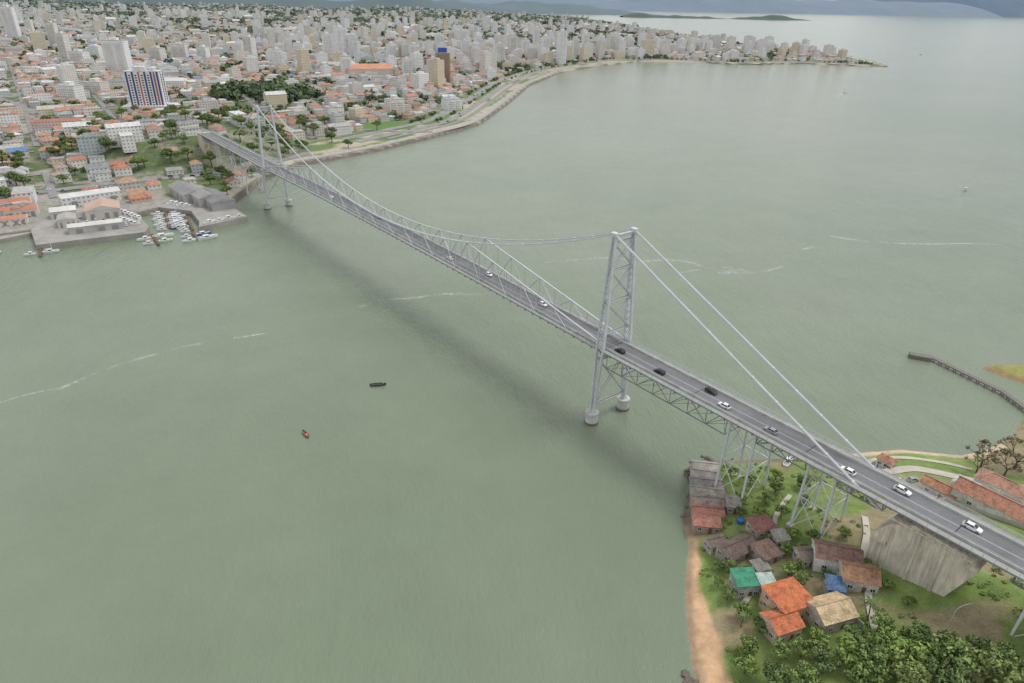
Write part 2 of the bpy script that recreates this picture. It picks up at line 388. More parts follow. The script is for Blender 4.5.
ridge('hills_b',-2500,2700,12500,3000,lambda x,t:200*(.3+.8*fr(x,900,2))*(.85+.3*fr(x+t*3000,250,2))*min(1,max(.1,(2700-x)/900)),(.12,.165,.19))
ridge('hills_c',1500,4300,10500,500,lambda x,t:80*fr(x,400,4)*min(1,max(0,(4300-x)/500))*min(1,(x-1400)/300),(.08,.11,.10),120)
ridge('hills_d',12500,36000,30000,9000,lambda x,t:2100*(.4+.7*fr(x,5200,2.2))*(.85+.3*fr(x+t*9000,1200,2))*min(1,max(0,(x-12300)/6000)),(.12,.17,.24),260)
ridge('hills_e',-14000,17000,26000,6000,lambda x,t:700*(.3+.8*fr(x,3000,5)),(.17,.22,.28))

# ------------------------------------------------------------------ strips (roads)
def smooth(P,step):
    P=[np.array(p,float) for p in P]; out=[]
    Q=[2*P[0]-P[1]]+P+[2*P[-1]-P[-2]]
    for i in range(1,len(Q)-2):
        n=max(1,int(np.linalg.norm(Q[i+1]-Q[i])/step))
        for k in range(n):
            t=k/n; a,b,c,d=Q[i-1],Q[i],Q[i+1],Q[i+2]
            out.append(.5*((2*b)+(-a+c)*t+(2*a-5*b+4*c-d)*t*t+(-a+3*b-3*c+d)*t**3))
    out.append(P[-1]); return np.array(out)
def strip(mb,P,w,zf,off,mi=0,shift=0,dash=None,wall=None):
    T=np.gradient(P,axis=0); T/=np.linalg.norm(T,axis=1)[:,None]+1e-9
    Nn=np.stack([-T[:,1],T[:,0]],1)
    C=P+Nn*shift
    L=C+Nn*w/2;R=C-Nn*w/2
    zl=zf(L[:,0],L[:,1]);zr=zf(R[:,0],R[:,1]);zc=zf(C[:,0],C[:,1])
    z=np.maximum(np.maximum(zl,zr),zc)+off
    for i in range(len(P)-1):
        if dash and i%dash: continue
        mb.face([(L[i,0],L[i,1],z[i]),(R[i,0],R[i,1],z[i]),(R[i+1,0],R[i+1,1],z[i+1]),(L[i+1,0],L[i+1,1],z[i+1])],mi,(.5,.5,.5),[(i,1),(i,0),(i+1,0),(i+1,1)])
        if wall is not None:
            for S in (L,R): mb.face([(S[i,0],S[i,1],z[i]),(S[i+1,0],S[i+1,1],z[i+1]),(S[i+1,0],S[i+1,1],1),(S[i,0],S[i,1],1)],wall)
coast=smooth(FC[13:30],12)
def offs(P,o):
    T=np.gradient(P,axis=0); T/=np.linalg.norm(T,axis=1)[:,None]+1e-9
    return P+np.stack([-T[:,1],T[:,0]],1)*o
avenue=[(-720,430),(-560,455),(-404,513),(-340,560),(-275,600),(-240,645)]
mbr=MB()
strip(mbr,smooth(avenue+[(-215,700)],8),12,zcont,.35)
c1=offs(coast,44); c2=offs(coast,68); c0=offs(coast,9)
strip(mbr,c1[9:],12,zcont,.35); strip(mbr,c2[9:],12,zcont,.35)
c3=offs(coast,29); strip(mbr,c3[12:90],7,zcont,.33)
hill=smooth([(-291,645),(-312,690),(-350,725),(-420,760),(-520,800),(-640,900),(-800,1050)],8)
zhill=lambda x,y: np.maximum(zcont(x,y),30.4-.13*np.hypot(x+291,y-645))
strip(mbr,hill,11,zhill,.5,wall=1)
strip(mbr,smooth([(-102,840),(-135,835),(-200,850),(-260,900)],8),7,zcont,.4)
thing('road',None,None,mesh=mbr.mesh('road',['street','concrete']),kind='structure')
mbm=MB(); 
for c_ in (c1,c2):
    for sh in (-2,2): strip(mbm,c_[9:],.35,zcont,.37,dash=2,shift=sh)
    for sh in (-5.6,5.6): strip(mbm,c_[9:],.3,zcont,.37,shift=sh)
strip(mbm,smooth(avenue,8),.4,zcont,.37,dash=2)
thing('road_markings',None,None,mesh=mbm.mesh('marks',['paint']),kind='structure')
mbw=MB(); strip(mbw,c0,6,zcont,.3)
def slabpoly(m,P,z0,z1):
    n=len(P); m.face([(x,y,z1) for x,y in P])
    for i in range(n): a,b=P[i],P[(i+1)%n]; m.face([(a[0],a[1],z0),(b[0],b[1],z0),(b[0],b[1],z1),(a[0],a[1],z1)])
thing('pavement',None,None,mesh=mbw.mesh('walk',['walk']),kind='structure')
mq=MB()
slabpoly(mq,[(-324,428),(-302,399),(-248,429),(-251,440.5),(-277,474),(-300,492),(-338,478)],-3,3.75)
slabpoly(mq,[(-222.5,455),(-217.5,442),(-194,470),(-219,499),(-240,504),(-262,512),(-268,489),(-240,481)],-3,3.7)
slabpoly(mq,[(-345,412),(-338,408),(-322,430),(-328,436)],-3,2.2)
thing('quay',None,None,mesh=mq.mesh('quay',['quay']),kind='structure')

# ------------------------------------------------------------------ trees
def leafcloud(mb,centers,n,size,rs,cols):
    for (cx,cy,cz,r) in centers:
        for k in range(n):
            v=rng.normal(size=3); v/=np.linalg.norm(v); rr=r*(.55+.45*rng.random())
            p=np.array((cx,cy,cz))+v*rr*np.array((1,1,.75))
            a=rng.normal(size=3); a/=np.linalg.norm(a); b=np.cross(a,v+.3*rng.normal(size=3)); b/=np.linalg.norm(b)+1e-6; a=np.cross(b,rng.normal(size=3)*.4+v); a/=np.linalg.norm(a)+1e-6
            s=size*(.6+.8*rng.random())
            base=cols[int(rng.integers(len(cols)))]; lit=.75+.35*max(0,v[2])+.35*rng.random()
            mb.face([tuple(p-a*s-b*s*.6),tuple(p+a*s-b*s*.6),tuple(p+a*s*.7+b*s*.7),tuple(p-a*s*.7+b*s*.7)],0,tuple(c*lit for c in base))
GREENS=[(.09,.14,.045),(.115,.165,.05),(.07,.115,.04),(.14,.18,.06)]
PAL=[[(.13,.19,.05),(.16,.22,.06),(.10,.15,.045)],[(.18,.26,.06),(.22,.28,.075),(.14,.21,.05)],[(.10,.155,.05),(.13,.18,.06)],[(.16,.23,.06),(.2,.26,.08),(.12,.18,.05)],[(.20,.24,.075),(.15,.2,.06)]]
TREES=[]
for k in range(5):
    t=MB(); H=2.2+.3*k; cen=[]
    t.tube((0,0,-.5),(0.1,0,H),.28,.18,7)
    for i in range(11):
        a=i*2.4+k; rad=.9+1.9*random.random(); zz=H+.3+2.2*random.random()*(1.2-rad/3.5)
        x,y=rad*math.cos(a),rad*math.sin(a)
        t.tube((0.1,0,H-.4+.1*i),(x*.8,y*.8,zz),.13,.05,5); cen.append((x,y,zz+.3,.85+.7*random.random()))
    cen.append((0,0,H+2.3,1.3)); 
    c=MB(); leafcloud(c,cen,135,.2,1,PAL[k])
    TREES.append((t.mesh('trunk',['bark']),c.mesh('crown',['leaf'])))
t=MB();t.tube((0,0,-.5),(.2,0,2.2),.28,.2,7);br=[]
def branch(p,d,l,r,dep):
    q=p+d*l; t.tube(tuple(p),tuple(q),r,r*.6,5)
    if dep==0: br.append((q.x,q.y,q.z,.5)); return
    for i in range(3):
        nd=(d+Vector((random.uniform(-.8,.8),random.uniform(-.8,.8),random.uniform(-.1,.4)))).normalized()
        branch(q,nd,l*.72,r*.6,dep-1)
for i in range(4): branch(Vector((.2,0,2.1)),Vector((math.cos(i*1.6),math.sin(i*1.6),.9)).normalized(),2.2,.16,3)
c=MB();leafcloud(c,br,7,.17,1,[(.24,.19,.13),(.2,.19,.1)])
BARE=(t.mesh('trunk',['bark']),c.mesh('crown',['leaf']))
def palm():
    t=MB(); pts=[(0,0,-.4),(.15,0,2),(.45,0,4),(.9,0,6)]
    for a,b in zip(pts,pts[1:]): t.tube(a,b,.18,.15,7)
    c=MB()
    for i in range(13):
        a=i*2.399; el=.9-.09*i; prev=None
        for s in range(6):
            u=s/5; r=2.6*u; z=6+math.sin(el)*r-1.5*u*u
            cx,cy=.9+r*math.cos(a),r*math.sin(a); w=.38*(1-u)+.08; px,py=-math.sin(a)*w,math.cos(a)*w
            cur=((cx+px,cy+py,z-.2),(cx,cy,z),(cx-px,cy-py,z-.2))
            if prev:
                g=(.1,.16,.05) if s%2 else (.13,.19,.06)
                c.face([prev[0],cur[0],cur[1],prev[1]],0,g); c.face([prev[1],cur[1],cur[2],prev[2]],0,g)
            prev=cur
    return (t.mesh('trunk',['bark']),c.mesh('crown',['leaf']))
PALM=palm()
def tree(x,y,z,s=1,kind=0,label='leafy green tree on the hillside by the houses',name='tree',group='trees around the shore village'):
    me=TREES[kind%5] if isinstance(kind,int) else kind
    o=thing(name,label,'tree',(x,y,z),random.uniform(0,6.28),group=group,scale=s)
    part(o,'trunk',me[0]); part(o,'crown',me[1])
isl_tr=[(86,106,1.6),(92,102,1.7),(96.5,107.5,1.3),(100,101,1.7),(105.5,97,1.6),(111,100.5,1.4),(115,95,1.6),(96,95,1.6),(91,112.5,1.0),(104,91,1.4),(120,96,1.4),(80,106,1.2),(64,117,.8),(61,122,.8),(59,128,.7),(59,111,1.0),(57,106,.9),(62,102,1.1),(66,109,.9),(62,137.5,.7),(66.5,135.5,.8),(77,134,.8),(60,139,.6),(83,157,.8),(80,176,.6),(86,170,.8),(83,148,.7),(88,146,.7),(79,142,.7),(78,130,.8),(92,163,.7),(77,158,.8),(95,172,.8),(89,178,.7),(112,172,.6),(101,120,.6),(76,112,.8),(84,111,.9),(71,109,.9),(120,170,.6),(70,150,.6),(97,146,.6),(86,121.5,.6),(110,190,.5),(122,106,1.0),(128,103,1.1),(81,164,.8),(74,104,1.2),(68,100,1.2),(88,97,1.5),(80,99,1.4),(99,126,.5),(75,127,.6),(67.5,125,.6),(58,133,.5),(70.5,139,.5),(65,149.5,.5),(86,132,.5),(97,134,.5),(80,135.5,.6),(76.5,147.5,.6),(84,143,.5),(72,160,.6),(74,166,.6),(75,181,.6),(101,106,1.1),(90,107,1.3),(108,104,1.0),(84,102,1.3),(74,108,.9)]
for i,(x,y,s) in enumerate(isl_tr): tree(x,y,float(zisl(x,y))-.1,s*.95,i)
for x,y,s in [(165,189,1.3),(175,187,1.5),(169,183,1.2),(181,180,1.2),(160,184,1.0)]: tree(x,y,float(zisl(x,y)),s,BARE,'brownish sparse tree beside the curved driveway')
for x,y,s in [(66,119,.8),(90,117,.9),(95,175,.7),(60,119,.7)]: tree(x,y,float(zisl(x,y)),s,PALM,'small palm tree beside a house',name='palm_tree',group='palm trees')
mb=MB()
cs=np.stack([rng.uniform(50,138,760),rng.uniform(92,195,760)],1)
sd=sdist(cs[:,0],cs[:,1],NC); z=zisl(cs[:,0],cs[:,1],sd); sdm=sandm(cs[:,0],cs[:,1],sd)[0]
HOUSEPTS=[(72,121),(68.5,116.5),(81,118),(64,131),(69,129),(66,144),(73,142),(66,179),(66,184),(64,172),(63,167),(61,160),(90,136),(92,128),(75,152),(104,137),(112,127),(100,142),(83,139)]
for (x,y),s_,zz,sa_ in zip(cs,sd,z,sdm):
    if s_<4 or sa_>.1 or min(math.hypot(x-a,y-b) for a,b in HOUSEPTS)<4.3: continue
    if float(hn(x,y,6,3))<.5: continue
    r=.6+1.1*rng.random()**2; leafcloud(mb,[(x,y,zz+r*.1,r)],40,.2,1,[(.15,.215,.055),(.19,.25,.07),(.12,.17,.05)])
thing('shrub_cover','low green shrubs and weeds covering the slope','shrubs',mesh=mb.mesh('shrubs',['leaf']),kind='stuff')

# ------------------------------------------------------------------ city
EXCL=[(-240,508,38),(-266,526,30),(-295,440,60),(-486,925,42),(-161,879,40),(-293,650,26),(-320,500,26)]
TW=[(-1459,2106,95,40),(-735,1320,62,50),(-914,1498,29,47),(-614,966,24,34),(-615,1029,22,36),(-811,1622,33,38),(-789,1683,39,40),(-763,1750,31,30),(-657,1775,54,30),(-446,1704,66,30),(-444,1827,78,36),(-415,1834,60,30),(-564,1864,36,30),(-335,1921,39,28),(-170,1390,45,20),(-145,1395,54,34),(-242,1693,50,28),(-218,1420,37,24),(-143,1969,45,24),(-116,2133,48,24),(-73,1916,53,26),(-45,1857,47,28),(-15,2001,61,24),(22,2087,48,24),(75,1952,64,24),(115,1894,81,26),(170,2126,54,22),(225,2415,54,24),(287,2241,62,28),(289,2542,45,24),(400,2576,39,24),(501,2860,36,26),(494,2604,39,24),(564,2514,38,24),(-255,2377,42,36),(-226,2619,39,28),(-233,888,20,26),(-172,985,19,28),(-96,1036,15,30),(-980,1560,60,24),(-1150,1800,70,26),(-340,1420,40,22),(-500,1500,45,22),(60,2350,70,24),(-300,2100,60,26)]
WALLS=[(.82,.81,.79),(.78,.74,.66),(.70,.68,.64),(.80,.77,.71),(.62,.45,.33),(.58,.58,.58),(.85,.85,.84),(.74,.64,.46),(.5,.56,.56)]
ROOFT=[(.48,.18,.10),(.50,.23,.14),(.40,.18,.11),(.33,.21,.16),(.44,.27,.18)]
ROOFG=[(.45,.44,.42),(.33,.33,.32),(.66,.66,.64),(.52,.47,.41),(.25,.25,.24)]
def haze_tint(c,D): 
    f=1-math.exp(-D/9500.); return tuple(a*(1-f)+b*f for a,b in zip(c,(.54,.57,.60)))  # blends distance haze into wall and roof colours
def lots(y0,y1,lot,ang,bw,bh):
    ca,sa=math.cos(ang),math.sin(ang)
    xm=.80*y1+100
    corners=[(-xm,y0),(1200,y0),(-xm,y1),(1200,y1)]
    us=[x*ca+y*sa for x,y in corners]; vs=[-x*sa+y*ca for x,y in corners]
    U,V=np.meshgrid(np.arange(min(us)//lot*lot,max(us),lot),np.arange(min(vs)//lot*lot,max(vs),lot))
    U=U.ravel();V=V.ravel()
    keep=(np.mod(U,bw)>lot*.7)&(np.mod(V,bh)>lot*.7)
    U=U[keep];V=V[keep]
    U=U+rng.uniform(-.2,.2,U.shape)*lot; V=V+rng.uniform(-.2,.2,V.shape)*lot
    X=U*ca-V*sa;Y=U*sa+V*ca
    k=(Y>=y0)&(Y<y1)&(X>-.80*Y-60)&(X<1200); X=X[k];Y=Y[k]
    sd=sdist(X,Y,FC); k=sd>np.where((Y>640)&(X>-300),90,16); X=X[k];Y=Y[k];sd=sd[k]
    return X,Y,sd,zcont(X,Y,sd)
def near_road(X,Y,P,w):
    m=np.full(X.shape,1e9)
    for a,b in zip(P[:-1:2],P[2::2]):
        d=b-a;t=np.clip(((X-a[0])*d[0]+(Y-a[1])*d[1])/(d@d),0,1); m=np.minimum(m,np.hypot(X-a[0]-t*d[0],Y-a[1]-t*d[1]))
    return m<w
av=smooth(avenue+[(-215,700)],8)
zones=[(395,1500,14.5,.62,87,101.5),(1500,2700,18,.35,108,126),(2700,5000,28,.5,224,252),(5000,9300,54,.2,432,486)]
stuffB=MB(); indiv=[]; itrees=[]
def add_building(mbw,mbr,wi,ri,x,y,z,w,d,h,ang,wc,rc,rt):
    mbw.box(x,y,z-2.5,w,d,h+2.5,ang,wi,wc,tmi=ri if mbw is mbr else wi,tcol=rc)
    if rt=='flat':
        if h>14: mbr.box(x,y,z+h+.05,w*.45,d*.45,3.2,ang,ri,wc,tcol=rc)
        else: mbr.box(x,y,z+h+.03,w*.9,d*.9,.25,ang,ri,rc)
        if mbw is not mbr: mbr.box(x,y,z+h+.02,w+.3,d+.3,.5,ang,ri,rc)
    else: mbr.hip(x,y,z+h+.05,w,d,min(w,d)*.27,ang,ri,rc,gable=(rt=='gable'),gmi=ri,gcol=wc)
far_tree=[]
WHT=[WALLS[0],WALLS[3],WALLS[6],WALLS[6],WALLS[2],WALLS[1],WALLS[7]]
for zi,(y0,y1,lot,ang,bw,bh) in enumerate(zones):
    X,Y,sd,Z=lots(y0,y1,lot,ang,bw,bh)
    bad=near_road(X,Y,av,15)|near_road(X,Y,hill,12)
    for ex,ey,er in EXCL: bad|=np.hypot(X-ex,Y-ey)<er
    for tx,ty,th,tw in TW: bad|=np.hypot(X-tx,Y-ty)<tw*.6
    wood=(np.hypot((X+374)/70,(Y-1040)/75)<1)
    slope=(np.hypot(X-HC[0],Y-HC[1])<125)
    grn=hn(X,Y,60 if zi<2 else 240,3); clus=hn(X,Y,190,7); big_=hn(X,Y,75,9)
    for x,y,s,z,b,wd,g,sl,cl,bg_ in zip(X,Y,sd,Z,bad,wood,grn,slope,clus,big_):
        if b: continue
        D=math.hypot(x,y); r=random.random()
        if wd: 
            far_tree.append((x,y,z,7+4*random.random(),.75)); far_tree.append((x+8,y+5,z,7,.8)); continue
        ptree=.19+1.6*max(0,g-.6)+(.14 if sl else 0)
        if zi>1: ptree+=.17
        if r<ptree:
            (itrees if (y<900) else far_tree).append((x+random.uniform(-3,3),y,z,random.uniform(3.4,6.2)*(1,1.35,2.1,3.8)[zi],1. if zi<2 else .8)); continue
        if r<ptree+.03: continue
        tz=.0
        if y>1000: tz=.02
        if 1600<y<2900 and x>-900: tz=.07+.3*max(0,cl-.55)
        if 2700<=y<5200: tz=.07+.3*max(0,cl-.58)
        if y>=5200: tz=.06
        q=random.random(); pm_=.10+.6*max(0,bg_-.52)
        if q<tz: w=random.uniform(17,29);d=random.uniform(14,20);h=random.choice([18,21,24,27,30,36,42,48]);rt='flat';rc=random.choice(ROOFG);wc=random.choice(WHT)
        elif q<tz+pm_: w=min(lot*1.25,38)*random.uniform(.85,1.6);d=min(lot,27)*random.uniform(.7,1);h=random.choice([6,9,9,12,12,15]);rt=random.choice(['flat','flat','flat','gable']);rc=random.choice(ROOFG+ROOFG+ROOFT[:2]);wc=random.choice(WALLS+WHT)
        else:
            L_=min(lot,22)
            w=L_*random.uniform(.6,1.1);d=L_*random.uniform(.6,.95);h=random.choice([3.2,3.5,6,6.5]);rt=random.choice(['hip','hip','gable','gable','flat','flat'])
            if zi>1: h*=1.4
            if zi>2: w*=1.4;d*=1.4
            rc=random.choice(ROOFT if (rt!='flat' and random.random()<(.78,.7,.6,.5)[zi]) else ROOFG);wc=random.choice(WALLS)
            if random.random()<.02: rc=(.1,.22,.46)
        rec=(x,y,z,w,d,h,ang+random.choice([0,0,math.pi/2,.3])+random.uniform(-.12,.12),haze_tint(wc,D*.7),haze_tint(rc,D),rt)
        if y<900 and len(indiv)<3000: indiv.append((D,rec))
        else: add_building(stuffB,stuffB,0,1,*rec)
indiv.sort(key=lambda a:a[0])
for D,rec in indiv[255:]: add_building(stuffB,stuffB,0,1,*rec)
def cname(c):
    r,g,b=c
    if r>1.6*g: return 'terracotta'
    if b>1.3*r: return 'blue'
    if r>1.25*b: return 'brownish'
    return 'pale grey' if r>.4 else 'dark grey'
for D,(x,y,z,w,d,h,a,wc,rc,rt) in indiv[:255]:
    mw=MB();mr=MB(); add_building(mw,mr,0,0,0,0,0,w,d,h,0,wc,rc,rt)
    big=h>8
    o=thing('apartment_building' if big else 'house',('%s block with %s roof in the city'%('apartment',cname(rc))) if big else '%s house with %s %s roof in the city'%('two storey' if h>5 else 'low',cname(rc),rt),'building' if big else 'house',(x,y,z),a,group='city apartment blocks' if big else 'houses of the waterfront city')
    part(o,'wall',mw.mesh('wall',['facade'])); part(o,'roof',mr.mesh('roof',['roof']))
for i,(x,y,h,wpx) in enumerate(TW):
    z=float(zcont(x,y)); D=math.hypot(x,y); mw=MB();mr=MB()
    w=wpx*.8;d=min(w,22)*.85
    wc=random.choice([(.84,.83,.81),(.78,.75,.70),(.74,.71,.66),(.86,.86,.85)]); 
    if i in (0,1,9,10,11,12,25): wc=(.88,.88,.87)
    if i==14: wc=(.36,.16,.11)
    if i==15: wc=(.45,.3,.22)
    wc=haze_tint(wc,D*.3); H=h-max(0,z-5)*.5
    mw.box(0,0,-3,w,d,H+3,0,0,wc)
    for k in range(1,int(H/3)):
        mw.box(-w*.22,-d/2-.6,k*3.0,w*.34,1.2,.9,0,0,tuple(c*.92 for c in wc),bottom=True)
        mw.box(w*.24,-d/2-.6,k*3.0,w*.3,1.2,.9,0,0,tuple(c*.92 for c in wc),bottom=True)
    mr.box(0,0,H+.02,w+.4,d+.4,.7,0,0,haze_tint((.45,.45,.43),D)); mr.box(0,0,H+.74,w*.35,d*.5,4.2,0,0,wc)
    if i==15: mr.box(0,0,H+.75,w*.6,d*.7,8,0,0,(.05,.12,.4))
    o=thing('apartment_tower','tall %s apartment tower rising above the houses'%('brown' if i in (14,15) else 'white'),'building',(x,y,z),random.choice([.35,.2,.5,.62])+(-.5 if x<-500 else 0),group='city apartment towers')
    part(o,'wall',mw.mesh('wall',['facade'])); part(o,'roof',mr.mesh('roof',['roof']))
def striped():
    x,y=-486,925; z=float(zcont(x,y)); o=thing('striped_apartment_tower','white tower with blue and red vertical stripes near houses','building',(x,y,z),.2)
    w,d,h=42,22,47; mw=MB(); mw.box(0,0,-3,w,d,h+3,0,0,(.7,.7,.7)); part(o,'wall',mw.mesh('wall',['facade_white']))
    mb_=MB();mr_=MB();mg=MB()
    for i,u in enumerate(np.linspace(-w/2+2.5,w/2-2.5,11)):
        if i%2==0 and i!=4: mb_.box(u,-d/2-.15,3,2.2,.5,h-3,0,0,bottom=True); mb_.box(u,d/2+.15,3,2.0,.5,h-3,0,0)
        elif i in (4,9): mr_.box(u,-d/2-.2,3,1.6,.5,h-3,0,0,bottom=True)
    for i,u in enumerate(np.linspace(-d/2+2,d/2-2,6)):
        if i in (1,4): mb_.box(-w/2-.15,u,3,.5,1.6,h-3); mb_.box(w/2+.15,u,3,.5,1.6,h-3)
    for k in range(1,15):
        for i,u in enumerate(np.linspace(-w/2+2.5,w/2-2.5,11)):
            if i%2: mg.box(u,-d/2-.05,k*3.0,2.3,.3,1.5,0,0,bottom=True)
        for u in (-4,0,4): mg.box(-w/2-.05,u,k*3.0,.3,1.6,1.4); mg.box(w/2+.05,u,k*3.0,.3,1.6,1.4)
    part(o,'stripe',mb_.mesh('stripe',['facade_blue']),label='dark blue vertical stripes'); part(o,'stripe',mr_.mesh('stripe',['facade_red']),label='red vertical stripes')
    part(o,'window',mg.mesh('window',['glass']))
    mr=MB(); mr.box(0,0,h+.02,w+.6,d+.6,.8,0,0,(.6,.6,.6)); mr.box(-4,0,h+.84,14,12,5,0,0,(.7,.7,.7)); mr.box(10,2,h+.84,8,8,3,0,0,(.65,.65,.65)); part(o,'roof',mr.mesh('roof',['roof']))
    q=MB(); q.box(0,0,-2,60,36,8,0,0,(.75,.74,.7)); part(o,'podium',q.mesh('podium',['facade']),(0,-2,0))
striped()
def shed(x,y,w,d,h,ang,rc,wc,label,n=1,windows=False):
    z=float(zcont(x,y))+.5; mw=MB();mr=MB()
    mw.box(0,0,-2,w,d,h+2,0,0,wc)
    for k in range(n):
        yy=-d/2+d/n*(k+.5); mr.hip(0,yy,h+.05,w,d/n,min(w,d/n)*.15+.2,0,0,rc,gable=True,gmi=1,gcol=wc,ov=.2)
    o=thing('warehouse',label,'warehouse',(x,y,z),ang); part(o,'wall',mw.mesh('wall',['facade' if windows else 'sheet'])); part(o,'roof',mr.mesh('roof',['sheet','sheet']))
    dm=MB(); dm.box(0,0,0,min(4,w*.12),.2,min(4,h*.7),bottom=True); dmm=dm.mesh('door',['steel_dark'])
    for u in (-.3,.1,.35): part(o,'door',dmm,(w*u,-d/2-.05,0))
shed(-230,501,42,17,6,-.85,(.22,.22,.22),(.36,.35,.34),'dark grey industrial warehouse on the marina quay')
shed(-244,510,42,16,6.5,-.85,(.30,.29,.28),(.42,.41,.39),'grey industrial warehouse along the marina quay')
shed(-260,521,40,17,6,-.85,(.25,.245,.24),(.42,.41,.39),'grey warehouse behind the marina boats')
shed(-297,468,22,24,6,.52,(.52,.36,.28),(.6,.56,.5),'pinkish beige roofed boatyard warehouse on the quay')
shed(-282,432,32,9,4.5,.52,(.62,.60,.56),(.45,.44,.42),'long low pale roofed quay building at water edge')
shed(-308,443,11,16,5,.52,(.36,.35,.33),(.6,.56,.5),'small grey boatyard workshop on concrete quay')
shed(-322,462,16,12,5,.52,(.66,.65,.62),(.6,.56,.5),'pale roofed boatyard workshop on concrete quay')
shed(-324,499,40,13,7,.75,(.60,.60,.59),(.75,.75,.74),'white walled pale roof warehouse by the avenue',windows=True)
shed(-352,462,20,11,5,.5,(.48,.20,.12),(.7,.65,.6),'orange roofed house row near the boatyard',windows=True)
shed(-345,443,16,9,4,.5,(.50,.22,.13),(.75,.7,.64),'orange roofed quayside building by the water',windows=True)
shed(-366,478,18,12,6,.5,(.46,.19,.12),(.7,.65,.6),'orange roofed building beside the avenue',windows=True)
shed(-299,1445,90,50,15,.3,(.58,.27,.16),(.6,.55,.5),'large sports hall with orange roof in the city')
shed(-500,760,60,14,12,.4,(.38,.17,.12),(.7,.55,.5),'long apartment block with reddish roof',windows=True)
shed(-560,1110,70,26,12,.3,(.55,.55,.54),(.8,.8,.78),'wide white commercial building among houses',windows=True)
thing('building_mass','dense distant houses and apartment blocks of the city','city',mesh=stuffB.mesh('citymass',['facade','roof']),kind='stuff')
ms=MB()
for (y0,y1,lot,ang,bw,bh) in zones[:2]:
    ca,sa=math.cos(ang),math.sin(ang)
    for axis_,sp in ((0,bw),(1,bh)):
        for k in range(-60,80):
            pos=k*sp+lot*.25
            ts=np.arange(-3600,3600,24)
            if axis_==0: X=pos*ca-ts*sa;Y=pos*sa+ts*ca
            else: X=ts*ca-pos*sa;Y=ts*sa+pos*ca
            ok=(Y>y0-10)&(Y<y1)&(X>-.8*Y-80)&(X<1150)
            if ok.sum()<2: continue
            sd=sdist(X,Y,FC); ok&=sd>88; ok&=np.hypot(X-HC[0],Y-HC[1])>130
            for ex,ey,er in EXCL[:5]: ok&=np.hypot(X-ex,Y-ey)>er
            z=zcont(X,Y,sd); nx,ny=(ca,sa) if axis_==0 else (-sa,ca); h=3
            for i in range(len(X)-1):
                if ok[i] and ok[i+1]:
                    ms.face([(X[i]-nx*h,Y[i]-ny*h,z[i]+.5),(X[i]+nx*h,Y[i]+ny*h,z[i]+.5),(X[i+1]+nx*h,Y[i+1]+ny*h,z[i+1]+.5),(X[i+1]-nx*h,Y[i+1]-ny*h,z[i+1]+.5)])
thing('street',None,None,mesh=ms.mesh('streets',['street']),kind='structure')
extra=[(-232,675,0,4,1),(-236,615,0,3.5,1),(-250,650,0,5,1),(-262,640,0,5,1),(-258,665,0,5,1),(-270,660,0,4,1),(-180,730,0,4,1),(-234,592,0,4,1),(-170,840,0,5,1),(-205,760,0,5,1),(-248,690,0,5,1),(-240,705,0,5,1),(-262,700,0,5,1),(-275,680,0,5,1),(-265,720,0,5,1),(-250,730,0,4.5,1),(-285,665,0,4,1),(-225,725,0,4,1),(-245,570,0,4,1),(-258,560,0,4,1),(-240,545,0,3.5,1),(-252,580,0,3.5,1),(-232,530,0,3.5,1)]
for i in range(34):
    a=random.uniform(0,6.28); rr=random.uniform(30,125); x,y=HC[0]+rr*math.cos(a),HC[1]+rr*math.sin(a)
    if not near_road(np.array([x]),np.array([y]),hill,11)[0] and not near_road(np.array([x]),np.array([y]),av,13)[0]: extra.append((x,y,0,random.uniform(3,5),1))
itrees.sort(key=lambda t:math.hypot(t[0],t[1]))
for (x,y,_,r,c) in extra: itrees.insert(0,(x,y,float(zcont(x,y)),r,c))
for i,(x,y,z,r,c) in enumerate(itrees[:215]): tree(x,y,z,r/2.6,[0,2,3,2,4][i%5],'leafy street tree between city houses',group='trees in the city')
far_tree+=itrees[215:]
for i in range(20,len(c2)-2,1):
    if random.random()<.4: 
        p=c2[i]; far_tree.append((p[0]-13,p[1],float(zcont(p[0]-13,p[1])),3.+random.random()*2,1))
    if random.random()<.3:
        p=c1[i]; q=(p+c2[i])/2; far_tree.append((q[0],q[1],float(zcont(q[0],q[1])),2.5+random.random(),1))
T=np.array([(x,y,z,r,c) for x,y,z,r,c in far_tree])
V=[];CC=[]
for near in (True,False):
    D=np.hypot(T[:,0],T[:,1]); S=T[(D<1500)] if near else T[D>=1500]
    m=40 if near else 13
    v=rng.normal(size=(len(S),m,3)); v/=np.linalg.norm(v,axis=2)[...,None]
    rr=S[:,3][:,None,None]; lump=1+.25*rng.normal(size=(len(S),m,1))
    c=S[:,None,:3]+v*rr*lump*np.array((1,1,.65))*.8+np.array((0,0,1))*np.minimum(rr*.75,6)
    a=rng.normal(size=v.shape); b=np.cross(v+.5*rng.normal(size=v.shape),a); b/=np.linalg.norm(b,axis=2)[...,None]; a=np.cross(b,v+.3*rng.normal(size=v.shape)); a/=np.linalg.norm(a,axis=2)[...,None]
    s=rr*(.24 if near else .42)*(.7+.6*rng.random((len(S),m,1)))
    q=np.stack([c-a*s-b*s,c+a*s-b*s,c+a*s+b*s,c-a*s+b*s],2).reshape(-1,3)
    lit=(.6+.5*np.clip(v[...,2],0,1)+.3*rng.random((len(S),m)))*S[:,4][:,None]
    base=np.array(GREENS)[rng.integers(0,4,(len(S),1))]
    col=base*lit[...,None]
    f=(1-np.exp(-np.hypot(S[:,0],S[:,1])/14000))[:,None,None]; col=col*(1-f)+np.array((.32,.36,.37))*f  # distance haze mixed into the leaf colours of far trees
    V.append(q);CC.append(np.repeat(col.reshape(-1,3),4,axis=0))
